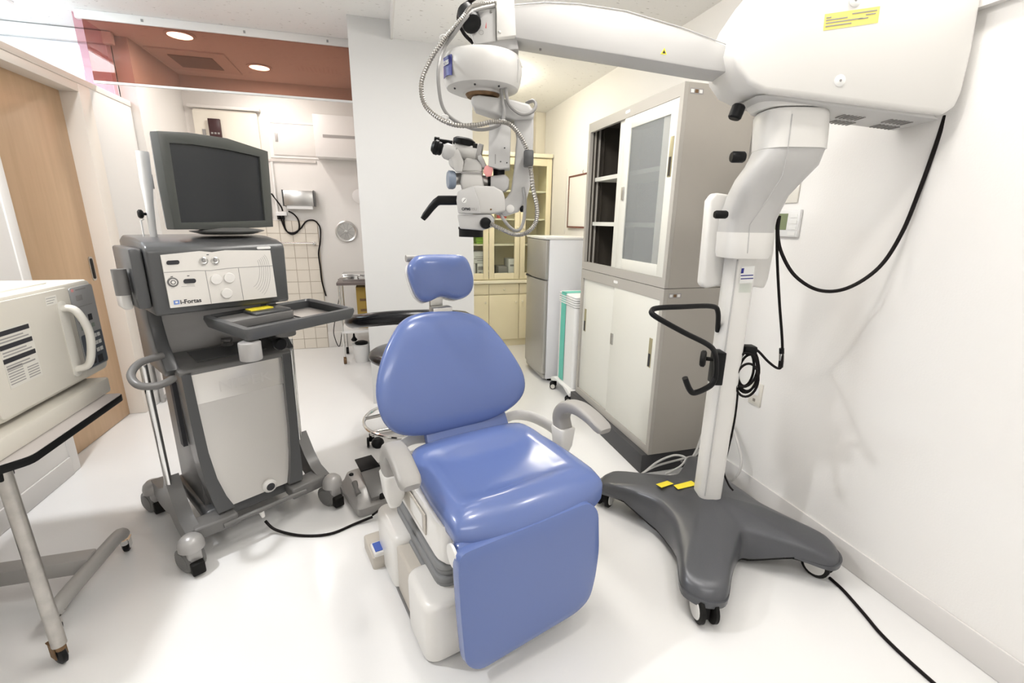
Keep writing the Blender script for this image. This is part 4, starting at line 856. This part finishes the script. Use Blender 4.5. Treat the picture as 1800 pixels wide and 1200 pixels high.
wl = O('warning_label', bx(ax+.0062, ax+.007, 1.60, 1.735, az0+.09, az0+.265), mat('label_pale', (.70, .68, .62), .5), dr)
for k, z in enumerate((.252, .212, .172)):
    O('label_band', bx(ax+.0071, ax+.0078, 1.60, 1.73, az0+z-.007, az0+z+.007), INK, wl)
    for j in range(2): O('print_line', bx(ax+.0071, ax+.0076, 1.605, 1.70+.02*j, az0+z-.018-j*.009, az0+z-.014-j*.009), INKG, wl)
for j in range(7): O('print_line', bx(ax+.0071, ax+.0076, 1.605, 1.665, az0+.148-j*.008, az0+.151-j*.008), INKG, wl)
for j in range(5): O('print_line', bx(ax+.0071, ax+.0076, 1.68, 1.728, az0+.130-j*.008, az0+.133-j*.008), INKG, wl)
l2 = O('rating_label', bx(ax+.0062, ax+.0068, 1.83, 1.885, az0+.295, az0+.325), AUTOH, dr)
for j in range(3): O('print_line', bx(ax+.0069, ax+.0073, 1.833, 1.88-.008*j, az0+.317-j*.008, az0+.319-j*.008), INKG, l2)

# ================================================================ STEEL CABINET
cb = T('steel_cabinet', (1.54, 2.44, 0), 'tall greige steel cabinet with glass sliding doors above cream doors', 'cabinet')
cx0, cx1, cy0, cy1 = 1.341, 1.735, 1.945, 2.930
O('plinth', bx(cx0-.03, cx1, cy0+.01, cy1+.02, 0, .115), PLINTH, cb, bevel=.003)
zl0, zl1, zu0, zu1 = .118, 1.030, 1.033, 1.956
def carcass(z0, z1, nm):
    return O(nm, join(bx(cx0+.0225, cx1, cy0, cy0+.012, z0, z1), bx(cx0+.0225, cx1, cy1-.012, cy1, z0, z1), bx(cx1-.012, cx1-.001, cy0+.0125, cy1-.0125, z0+.001, z1-.001), bx(cx0+.0225, cx1-.0125, cy0+.0125, cy1-.0125, z0+.001, z0+.012), bx(cx0+.0225, cx1-.0125, cy0+.0125, cy1-.0125, z1-.012, z1-.001)), CABG, cb)
carcass(zl0, zl1, 'lower_case'); carcass(zu0, zu1, 'upper_case')
def frame(z0, z1, nm, top, bot):
    return O(nm, join(bx(cx0, cx0+.022, cy0, cy0+.028, z0, z1), bx(cx0, cx0+.022, cy1-.028, cy1, z0, z1), bx(cx0+.0002, cx0+.022, cy0+.028, cy1-.028, z0, z0+bot), bx(cx0+.0002, cx0+.022, cy0+.028, cy1-.028, z1-top, z1)), CABF, cb)
frame(zl0, zl1, 'lower_frame', .06, .045); frame(zu0, zu1, 'upper_frame', .055, .05)
ym = (cy0+cy1)/2
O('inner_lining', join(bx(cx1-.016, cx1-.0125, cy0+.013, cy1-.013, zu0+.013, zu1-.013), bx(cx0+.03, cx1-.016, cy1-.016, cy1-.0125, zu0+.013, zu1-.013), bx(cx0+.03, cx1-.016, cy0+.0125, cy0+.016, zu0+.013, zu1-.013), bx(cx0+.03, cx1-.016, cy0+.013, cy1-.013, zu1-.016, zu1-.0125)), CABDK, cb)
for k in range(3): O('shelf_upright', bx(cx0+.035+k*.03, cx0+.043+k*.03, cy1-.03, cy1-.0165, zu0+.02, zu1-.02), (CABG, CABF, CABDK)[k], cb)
for z in (1.335, 1.615): O('shelf', bx(cx0+.045, cx1-.017, cy0+.02, cy1-.035, z-.012, z+.012), CABD, cb)
# lower sliding doors
for nm, y0, y1, x in (('lower_door', ym-.01, cy1-.028, .012), ('lower_door', cy0+.028, ym+.02, .003)):
    dd = O(nm, bx(cx0+x, cx0+x+.008, y0, y1, zl0+.045, zl1-.06), CABD, cb, bevel=.002)
    yp = cy1-.075 if x > .005 else cy0+.075
    O('pull', bx(cx0+x-.003, cx0+x, yp-.014, yp+.014, .60, .76), PULL, dd, bevel=.001); O('pull_recess', bx(cx0+x-.0045, cx0+x-.003, yp-.009, yp+.009, .605, .675), INK, dd)
    if x < .005: O('lock', bx(cx0+x-.008, cx0+x, ym-.012, ym+.012, .615, .685), STEEL, dd, bevel=.002)
# upper glazed sliding doors, the far one pushed behind the near one
for x, y0, y1 in ((.003, cy0+.028, ym+.03), (.014, cy0+.10, ym+.10)):
    fr_ = O('upper_door', join(bx(cx0+x, cx0+x+.009, y0, y0+.06, zu0+.05, zu1-.055), bx(cx0+x, cx0+x+.009, y1-.07, y1, zu0+.05, zu1-.055), bx(cx0+x, cx0+x+.009, y0+.06, y1-.07, zu0+.05, zu0+.11), bx(cx0+x, cx0+x+.009, y0+.06, y1-.07, zu1-.115, zu1-.055)), CABD, cb, bevel=.0015)
    O('pane', bx(cx0+x+.003, cx0+x+.006, y0+.058, y1-.068, zu0+.108, zu1-.113), GLASSF, fr_)
    if x < .005:
        O('pull', bx(cx0+x-.003, cx0+x, y0+.016, y0+.044, 1.56, 1.74), PULL, fr_, bevel=.001); O('pull_recess', bx(cx0+x-.0045, cx0+x-.003, y0+.021, y0+.039, 1.565, 1.65), CABDK, fr_)
        O('lock', bx(cx0+x-.008, cx0+x, y1-.05, y1-.026, 1.47, 1.54), STEEL, fr_, bevel=.002)
for z in (zl1-.028, zu1-.025): O('badge', prism(rnd([V((cx0-.0015, ym-.025, z-.008)), V((cx0-.0015, ym+.025, z-.008)), V((cx0-.0015, ym+.025, z+.008)), V((cx0-.0015, ym-.025, z+.008))], .007, 3), EX*.0015), PALE, cb)
for z in (zl1-.035, zu1-.035):
    e = O('name_plate', bx(cx0+.03, cx0+.10, cy0-.001, cy0, z-.012, z+.012), INKG, cb)
    for k in range(3): O('plate_print', bx(cx0+.034+k*.022, cx0+.05+k*.022, cy0-.0016, cy0-.001, z-.007, z+.007), (PALE, RUST, PALE)[k], e)

# ================================================================ FRIDGE, BOX ON TROLLEY
fg = T('refrigerator', (1.5, 3.75, 0), 'small silver two-door refrigerator with pale side next to steel cabinet', 'refrigerator')
fx, fy0, fy1 = 1.30, 3.47, 3.97
O('cabinet_body', bx(fx, 1.74, fy0, fy1, .03, 1.205), FRIDGW, fg, bevel=.006)
O('top_cap', bx(fx-.035, 1.74, fy0-.004, fy1+.004, 1.2055, 1.225), WHITEP, fg, bevel=.005)
for z0, z1 in ((.885, 1.20), (.075, .875)):
    pts = [V((fx-.004, fy0+.004, 0))]+[V((fx-.03-.02*math.sin(math.pi*k/8), fy0+.004+(fy1-fy0-.008)*k/8, 0)) for k in range(9)]+[V((fx-.004, fy1-.004, 0))]
    fd = O('door', prism([p+EZ*z0 for p in pts], EZ*(z1-z0)), FRIDGE, fg, bevel=.005)
    O('gasket', bx(fx-.004, fx, fy0+.012, fy1-.012, z0+.01, z1-.01), INKG, fd)
O('door_grip', bx(fx-.046, fx-.03, fy1-.14, fy1-.03, .872, .888), INK, fg)
O('foot_grille', bx(fx-.02, fx, fy0+.01, fy1-.01, .03, .072), FRIDGE, fg, bevel=.004)
for y in (fy0+.06, fy1-.06):
    for x in (fx+.06, 1.68): O('foot', cyl((x, y, 0), (x, y, .032), .022, 12), BLACK, fg)
bxr = T('wheeled_box', (1.42, 3.13, 0), 'white ribbed-top box with teal band on wheeled base beside refrigerator', 'box')
qx0, qx1, qy0, qy1 = 1.335, 1.56, 2.995, 3.325
def qr(i, z, r=.03): return rnd([V((qx0+i, qy0+i, z)), V((qx1-i, qy0+i, z)), V((qx1-i, qy1-i, z)), V((qx0+i, qy1-i, z))], r, 4)
O('box_body', loft([qr(0.004, .11), qr(0.004, .735)]), WHITEP, bxr, smooth=True)
for k in range(4): O('top_rib', loft([qr(.004, .737+k*.017), qr(-.002, .740+k*.017), qr(-.002, .749+k*.017), qr(.004, .752+k*.017)]), WHITEP, bxr, smooth=True)
O('box_lid', loft([qr(0, .806), qr(.0, .812), qr(.01, .82)]), WHITEP, bxr, smooth=True)
yt = qy1-.11
O('teal_band', join(bx(qx0-.0015, qx0-.0005, yt-.045, yt+.045, .12, .823), bx(qx0-.0015, qx0+.16, yt-.045, yt+.045, .8205, .823)), TEAL, bxr, label='teal band')
O('wheeled_base', prism([V((qx0-.03, y, z)) for y, z in [(qy0-.03, .062), (qy0-.03, .092), (qy0+.02, .112), (qy1-.02, .112), (qy1+.03, .092), (qy1+.03, .062), (qy1-.02, .075), (qy1-.10, .098), (qy0+.10, .098), (qy0+.02, .075)]], EX*.29), WHITEP, bxr, bevel=.004)
for y in (qy0, qy1):
    for x in (qx0+.0, qx1): caster(bxr, (x, y), 1.2, .026, STEEL, BLACK, .065)

# ================================================================ CREAM CUPBOARD
cc = T('cream_cupboard', (1.25, 4.85, 0), 'cream wooden cupboard with glass doors above drawers in the alcove', 'cupboard')
ky0, ky1, kx0, kx1 = 4.66, 5.06, .74, 1.745
O('kickboard', bx(kx0+.01, kx1-.01, ky0+.04, ky1, 0, .075), CREAM, cc)
O('lower_case', bx(kx0, kx1, ky0+.02, ky1, .075, .70), CREAM, cc)
O('counter_top', bx(kx0, kx1, ky0-.025, ky1, .702, .735), CREAML, cc, bevel=.004)
O('upper_case', join(bx(kx0, kx0+.02, ky0+.02, ky1, .737, 1.965), bx(kx1-.02, kx1, ky0+.02, ky1, .737, 1.965), bx(kx0+.02, kx1-.02, ky1-.015, ky1, .737, 1.965), bx(kx0+.02, kx1-.02, ky0+.02, ky1, .737, .755), bx(kx0+.02, kx1-.02, ky0+.02, ky1, 1.945, 1.965)), CREAM, cc)
O('cornice', bx(kx0-.01, kx1, ky0-.02, ky1, 1.967, 2.005), CREAML, cc, bevel=.006)
kw = (kx1-kx0)/3
kn_z = []
for k in range(3):
    a, b = kx0+k*kw+.003, kx0+(k+1)*kw-.003
    w = O('drawer', bx(a, b, ky0, ky0+.019, .585, .695), CREAM, cc, bevel=.003); O('knob', ball(((a+b)/2, ky0-.010, .64), .012, 10), CREAML, w, smooth=True)
    w = O('lower_door', bx(a, b, ky0, ky0+.019, .085, .578), CREAM, cc, bevel=.003); O('knob', ball((b-.035 if k < 2 else a+.035, ky0-.010, .50), .012, 10), CREAML, w, smooth=True)
    w = O('glass_door', join(bx(a, a+.055, ky0, ky0+.019, .745, 1.955), bx(b-.055, b, ky0, ky0+.019, .745, 1.955), bx(a+.055, b-.055, ky0, ky0+.019, .745, .81), bx(a+.055, b-.055, ky0, ky0+.019, 1.89, 1.955)), CREAM, cc, bevel=.003)
    O('pane', bx(a+.05, b-.05, ky0+.008, ky0+.012, .805, 1.895), GLASSC, w)
    O('knob', ball((b-.028 if k < 2 else a+.028, ky0-.012, 1.28), .014, 10), CREAML, w, smooth=True)
for z in (1.10, 1.36, 1.64): O('shelf', bx(kx0+.021, kx1-.021, ky0+.035, ky1-.016, z-.008, z+.008), CREAML, cc)
# things on its shelves
def lil(nm, g, m, lab, cat, grp=None, **k): return tag(O(nm, g, m, **k), lab, cat, grp)
gb = T('green_basket', (1.03, 4.80, 1.1085), 'small green plastic basket on cupboard shelf', 'basket')
def gq(i, z): return rnd([V((.945+i, 4.72+i, z)), V((1.135-i, 4.72+i, z)), V((1.135-i, 4.90-i, z)), V((.945+i, 4.90-i, z))], .02, 3)
O('basket_wall', loft([gq(.015, 1.109), gq(0, 1.205), gq(-.006, 1.208), gq(-.006, 1.216), gq(.006, 1.214), gq(.02, 1.115)]), GREEN, gb)
for z in (1.135, 1.16, 1.185): O('basket_band', join(bx(.95, 1.13, 4.7155, 4.7185, z-.003, z+.003)), mat('green_dark', (.18, .36, .03), .5), gb)
def carton(x0, x1, z0, z1, m, lab, marks, y0=4.74, y1=4.93):
    t = T('carton', ((x0+x1)/2, (y0+y1)/2, z0), lab, 'box')
    O('carton_body', bx(x0, x1, y0, y1, z0, z1), m, t, bevel=.002)
    for a, b, c, d in marks: O('print', bx(x0+(x1-x0)*a, x0+(x1-x0)*b, y0-.001, y0, z0+(z1-z0)*c, z0+(z1-z0)*d), INKG, t)
carton(.78, 1.12, .909, 1.03, WHITEP, 'wide white carton resting on two boxes in cupboard', [(.45, .95, .35, .42), (.55, .9, .2, .26), (.5, .85, .52, .57)])
carton(.97, 1.115, .7555, .905, PALE, 'white carton with dark print on cupboard floor', [(.05, .95, .55, .8), (.1, .3, .1, .4), (.5, .6, .1, .45), (.7, .85, .1, .4)])
carton(.80, .95, .7555, .905, WHITEP, 'plain white carton on cupboard floor', [(.2, .8, .3, .36)])
carton(1.20, 1.30, .7555, .87, INKG, 'grey carton in cupboard beside refrigerator', [(.1, .9, .4, .5)])
carton(1.31, 1.40, .7555, .95, PALE, 'tall pale carton in cupboard beside refrigerator', [(.2, .8, .6, .7)])
carton(.80, .93, 1.3685, 1.44, PALE, 'low white carton on upper cupboard shelf', [(.2, .8, .4, .5)])
rj = T('red_jar', (1.245, 4.8, 1.3685), 'red jar with pale lid on cupboard shelf', 'jar')
O('jar_body', lathe([(.05, 0), (.052, .01), (.052, .08), (.045, .09)], (1.245, 4.8, 1.3685), EZ, 18), RED, rj, smooth=True); O('jar_lid', lathe([(.048, .09), (.048, .115), (.04, .12)], (1.245, 4.8, 1.3685), EZ, 18), PALE, rj, smooth=True)
# pipe casing in the alcove corner
S('trim_8', bx(1.645, XR-.001, 4.93, YB-.001, 2.006, CZR-.001), ALCW, bevel=.004)
wb = T('whiteboard', (1.74, 3.9, 1.29), 'small whiteboard with brown frame hung on wall above refrigerator', 'whiteboard')
O('board', bx(1.738, 1.7545, 3.62, 4.17, 1.305, 1.74), PALE, wb)
O('frame', join(bx(1.734, 1.7545, 3.605, 4.185, 1.74, 1.755), bx(1.734, 1.7545, 3.605, 4.185, 1.29, 1.305), bx(1.734, 1.7545, 3.605, 3.62, 1.305, 1.74), bx(1.734, 1.7545, 4.17, 4.185, 1.305, 1.74)), mat('frame_brown', (.16, .06, .05), .5), wb)
O('hook', tube([(1.75, 3.9, 1.755), (1.745, 3.9, 1.775), (1.752, 3.9, 1.785)], .003, 6), INKG, wb)
S('trim_9', bx(1.748, 1.7545, 4.27, 4.285, 1.23, 1.83), TRIM)

# ================================================================ RIGHT WALL FITTINGS AND CABLES
tm = T('thermostat', (XR, 1.67, 1.29), 'white wall thermostat with green display behind microscope column', 'thermostat')
O('case', bx(XR-.016, XR-.0005, 1.605, 1.735, 1.295, 1.412), WHITEP, tm, bevel=.004)
O('display', bx(XR-.0175, XR-.016, 1.665, 1.725, 1.325, 1.395), LCDG, tm)
for z in (1.31, 1.335, 1.36, 1.385): O('button', bx(XR-.018, XR-.016, 1.615, 1.652, z-.008, z+.008), PALE, tm)
def plate(y0, y1, z0, z1, lab, nm='wall_plate', marks=()):
    t = T(nm, (XR, (y0+y1)/2, z0), lab, 'wall plate'); O('plate', bx(XR-.008, XR-.0005, y0, y1, z0, z1), mat('plate_ivory', (.76, .73, .66), .4), t, bevel=.002)
    for a in marks: O(a[0], bx(XR-.0105, XR-.0082, a[1], a[2], a[3], a[4]), a[5], t)
plate(1.64, 1.73, 1.44, 1.53, 'blank ivory wall plate above thermostat')
plate(1.658, 1.732, .475, .592, 'ivory wall outlet with round jack behind microscope column', 'wall_outlet', (('socket', 1.675, 1.715, .53, .57, PALE), ('jack', 1.688, 1.702, .495, .509, STEEL)))
plate(1.80, 1.87, .24, .355, 'ivory wall outlet low behind microscope column with grey cable', 'wall_outlet', (('socket', 1.815, 1.855, .29, .33, PALE),))
tag(O('wall_cable', tube(spl([V((XR-.012, 1.835, .335)), PX(1288, 750, XR-.03), PX(1300, 790, XR-.05), PX(1303, 815, XR-.07), PX(1295, 835, XR-.09), PX(1275, 843, XR-.11), V((1.55, 1.93, .06))], 6), .007), CABLEW, smooth=True), 'light grey cable looping from low wall outlet to floor', 'cable')
gls = ['thin light grey cable in tangle behind star base', 'grey cable hooped over dark plinth corner', 'grey cable running up beside cabinet end', 'loose grey cable between cabinet plinth and star base']
for k, (pts, lb) in enumerate(zip([[(1130, 832, .01), (1155, 812, .08), (1185, 800, .12), (1205, 805, .12), (1195, 820, .08), (1170, 832, .03)],
                   [(1120, 838, .01), (1150, 820, .05), (1200, 806, .08), (1222, 800, .09), (1228, 790, .1)],
                   [(1185, 838, .02), (1205, 820, .06), (1222, 795, .14), (1230, 775, .2), (1236, 758, .25)],
                   [(1165, 842, .01), (1180, 834, .03), (1205, 832, .04), (1230, 838, .03), (1262, 842, .02)]], gls)):
    tag(O('grey_floor_cable', tube(spl([PZ(x, y, z) for x, y, z in pts], 8), .006), CABLEW, smooth=True), lb, 'cable')

# ================================================================ BACK ROOM
tw = S('wall_tiled', bx(-1.42, -.60, YB-.006, YB-.0005, 0, 1.318), GROUT)
tm_ = None
for r_ in range(11):
    for c in range(7):
        x1 = -.605-c*.117; x0 = x1-.113; z1 = 1.315-r_*.121; z0 = max(.003, z1-.117)
        if z1 < .03: continue
        O('tile', bx(x0, x1, YB-.012, YB-.006, z0, z1), TILE, tw)
tb_ = T('towel_bar', (-.85, 5.04, 1.09), 'thin steel towel bar on cream tiles', 'towel bar')
O('bar', cyl((-1.02, 5.03, 1.105), (-.63, 5.03, 1.105), .007, 8), CHROME, tb_, smooth=True)
for x in (-1.0, -.65): O('bracket', box((x, 5.049, 1.10), (.022, .036, .035)), CHROME, tb_, bevel=.004)
hk = tag(O('robe_hook', ball((-.985, 5.05, .83), .02, 10, (1, .8, 1)), CHROME, smooth=True), 'small steel knob hook on cream tiles', 'hook')
S('trim_10', bx(-.60, -.125, YB-.010, YB-.0005, .001, .17), BACKW, bevel=.003)
def wth(nm, lab, cat, loc): return T(nm, loc, lab, cat)
t = wth('wall_hatch', 'square white access hatch with small latch on back wall', 'hatch', (-.74, 5.07, 1.92))
O('frame', bx(-.955, -.525, YB-.008, YB-.0005, 1.90, 2.225), TRIM, t); O('hatch_door', bx(-.925, -.545, YB-.016, YB-.0085, 1.925, 2.20), BACKW, t, bevel=.002)
O('door_gap', join(bx(-.929, -.541, YB-.010, YB-.0082, 2.20, 2.205), bx(-.545, -.541, YB-.010, YB-.0082, 1.92, 2.205)), INKG, t)
O('latch', bx(-.90, -.875, YB-.020, YB-.016, 2.04, 2.12), USILV, t, bevel=.002)
t = wth('wall_cupboard', 'white wall cupboard with long dark slot beside partition', 'cupboard', (-.34, 4.95, 1.905))
O('body', bx(-.535, -.13, YB-.20, YB-.0005, 1.905, 2.27), TRIM, t, bevel=.003); O('slot', bx(-.46, -.13, YB-.203, YB-.2005, 2.075, 2.10), USILV, t)
t = wth('wall_panel', 'tall white wall panel below access hatch', 'panel', (-.97, 5.07, 1.32))
O('top_rail', bx(-1.02, -.56, YB-.014, YB-.0005, 1.865, 1.885), mat('rail_grey', (.62, .58, .54), .5), t); O('side_rail', bx(-1.02, -1.0, YB-.014, YB-.0005, 1.34, 1.865), MATS['rail_grey'], t); O('conduit', cyl((-.955, YB-.018, 1.40), (-.955, YB-.018, 1.86), .012, 10), TRIM, t, smooth=True)
t = wth('towel_dispenser', 'steel paper towel dispenser on back wall above tiles', 'dispenser', (-.735, 5.02, 1.45))
O('box', bx(-.87, -.605, YB-.11, YB-.0005, 1.46, 1.60), STEEL, t, bevel=.004); O('end_cap', bx(-.603, -.595, YB-.115, YB-.0005, 1.455, 1.605), UGREY, t); O('end_cap', bx(-.880, -.872, YB-.115, YB-.0005, 1.455, 1.605), UGREY, t)
O('paper', bx(-.85, -.62, YB-.10, YB-.04, 1.43, 1.4595), PALE, t)
t = ps_ = wth('power_strip', 'white socket block with black plugs on back wall', 'socket', (-.915, 5.05, 1.36))
O('block', bx(-.965, -.865, YB-.05, YB-.0005, 1.365, 1.40), WHITEP, t, bevel=.004)
for x in (-.945, -.905): O('plug', cyl((x, YB-.03, 1.365), (x, YB-.03, 1.33), .014, 10), BLACK, t, smooth=True)
def bw(x, y, o=.025): return PY(x, y, YB-o)
for pts, lb in (([(492, 378), (499, 398), (505, 407), (516, 409), (528, 402), (537, 390), (547, 386.5), (556, 390), (563, 402), (563, 425), (560, 445), (563, 470), (566, 495), (573, 520)], 'black cable looping from socket down tiles to cart'),
                ([(498, 376), (501, 400), (510, 411), (521, 409), (526, 400), (524, 386), (516, 376), (507, 371)], 'black cable loop below socket block'),
                ([(477, 340), (486, 352), (494, 363), (497, 371)], 'black cable slanting down to socket block')):
    O('cord', tube(spl([bw(*p) for p in pts], 6), .007), CABLEB, ps_, smooth=True)
vt = T('round_vent', (-.331, 5.07, 1.11), 'round steel vent cover on back wall near partition', 'vent')
vc = V((-.331, YB-.0005, 1.216))
O('rim', lathe([(.108, 0), (.108, .012), (.098, .018), (.085, .014), (.083, .006), (.002, .006)], vc, -EY, 36), STEEL, vt, smooth=True)
for k in range(10):
    a = 2*math.pi*k/10; O('fin', box(vc-EY*.010+V((math.cos(a)*.05, 0, math.sin(a)*.05)), (.07, .004, .006), (V((math.cos(a), 0, math.sin(a))), EY, V((-math.sin(a), 0, math.cos(a))))), USILV, vt)
O('hub', lathe([(.02, .006), (.016, .016), (.002, .018)], vc, -EY, 16), STEEL, vt, smooth=True)
tag(O('round_detector', lathe([(.07, 0), (.07, .02), (.05, .035), (.002, .037)], PY(632, 345, YB-.0005), -EY, 28), TRIM, smooth=True), 'round white fitting on back wall beside partition edge', 'wall fitting')
# interphone niche
t = wth('wall_niche_board', 'large pale board with dark control panel on back wall', 'panel', (-1.28, 5.06, 1.75))
O('board', prism(rnd([V((-1.55, YB-.0005, 1.70)), V((-1.03, YB-.0005, 1.70)), V((-1.03, YB-.0005, 2.28)), V((-1.55, YB-.0005, 2.28))], .03, 4), -EY*.03), ALCW, t)
O('brow', bx(-1.58, -1.00, YB-.06, YB-.0005, 2.285, 2.31), BACKW, t, bevel=.006)
ip = O('control_panel', bx(-1.43, -1.335, YB-.062, YB-.031, 2.02, 2.20), mat('panel_maroon', (.05, .018, .02), .35), t, bevel=.003)
for k in range(3): O('key', bx(-1.415+k*.026, -1.398+k*.026, YB-.064, YB-.0622, 2.07, 2.085), INKG, ip)
O('switch', bx(-1.49, -1.465, YB-.040, YB-.031, 2.06, 2.11), INKG, t)
mr = T('wall_bracket', (-1.61, 4.5, 2.0), 'small oval bracket on back room side wall above monitor', 'bracket')
O('disc', lathe([(.06, 0), (.06, .010), (.045, .014), (.03, .006), (.002, .006)], (-1.619, 4.42, 1.93), EX, 24), ALCW, mr, smooth=True); O('arm', tube([(-1.61, 4.42, 1.93), (-1.58, 4.42, 1.93), (-1.56, 4.42, 1.96)], .008, 8), ALCW, mr, smooth=True)
# grey framed screen door leaning by the jamb
fd = T('folding_frame', (-1.63, 3.9, 0), 'pale grey framed folding screen standing by door jamb', 'screen')
for k in range(2):
    y0, y1 = 3.74+k*.17, 3.90+k*.17
    O('stile', join(bx(-1.645, -1.625, y0, y0+.022, .001, 1.18), bx(-1.645, -1.625, y1-.022, y1, .001, 1.18), bx(-1.645, -1.625, y0+.022, y1-.022, 1.16, 1.18), bx(-1.645, -1.625, y0+.022, y1-.022, .55, .58), bx(-1.645, -1.625, y0+.022, y1-.022, .021, .05)), USILV, fd, bevel=.002)
    O('panel', bx(-1.639, -1.631, y0+.02, y1-.02, .03, 1.17), TRIM, fd)
# small instrument cart by the partition
ic = T('instrument_cart', (-.25, 4.55, 0), 'small steel instrument cart half hidden behind white partition', 'cart')
ix0, ix1, iy0, iy1 = -.40, -.135, 4.40, 4.78
O('top_shelf', bx(ix0-.01, ix1, iy0-.01, iy1, .755, .78), mat('cart_top_dark', (.16, .13, .12), .4), ic, bevel=.003)
O('lower_shelf', bx(ix0, ix1, iy0, iy1, .30, .325), WHITEP, ic, bevel=.003)
for y in (iy0+.01, iy1-.02):
    for x in (ix0+.01, ix1-.015):
        O('leg', cyl((x, y, .06), (x, y, .755), .011, 10), CHROME, ic, smooth=True)
        cs = O('caster', join(cyl((x, y, .05), (x, y, .075), .012, 8), cyl((x-.012, y+.012, .032), (x+.012, y+.012, .032), .032, 16)), RUST if y < 4.5 and x < -.3 else BLACK, ic, smooth=True)
sp = T('steel_case', (-.24, 4.58, .7805), 'shiny steel instrument case on top of small cart', 'case')
O('case_body', bx(-.36, -.14, 4.48, 4.70, .7805, .83), CHROME, sp, bevel=.004); O('case_lid', bx(-.365, -.138, 4.475, 4.705, .831, .845), CHROME, sp, bevel=.004); O('case_handle', tube(spl([(-.22, 4.47, .80), (-.22, 4.44, .83), (-.19, 4.43, .845), (-.17, 4.47, .83)], 4), .006, 8), CHROME, sp, smooth=True)
cbx_ = T('brown_box', (-.19, 4.62, .3255), 'yellow brown cardboard box on lower shelf of small cart', 'box')
O('box', bx(-.25, -.137, 4.50, 4.72, .3255, .72), CARD, cbx_)
for z in (.40, .50, .60): O('tape', bx(-.22, -.16, 4.498, 4.4995, z-.012, z+.012), RUST, cbx_)
bk = T('waste_bucket', (-.22, 4.47, 0), 'white bucket with black lid under small cart', 'bucket')
O('bucket', lathe([(.07, 0), (.085, .17), (.09, .175)], (-.235, 4.48, 0), EZ, 22), WHITEP, bk, smooth=True); O('lid', lathe([(.06, .175), (.062, .19), (.04, .20), (.002, .20)], (-.235, 4.48, 0), EZ, 22), BLACK, bk, smooth=True)
O('lid_knob', lathe([(.02, .20), (.03, .215), (.012, .24), (.008, .27), (.003, .28)], (-.30, 4.50, 0), EZ, 14), BLACK, bk, smooth=True)
tag(O('cart_cord', tube(spl([(-.42, 4.76, .77), (-.425, 4.76, .60), PY(587, 575, 4.76), PY(589, 595, 4.74), PY(597, 608, 4.70), (-.412, 4.69, .31)], 6), .004), CABLEB, smooth=True), 'thin dark cord hanging beside small cart', 'cable')
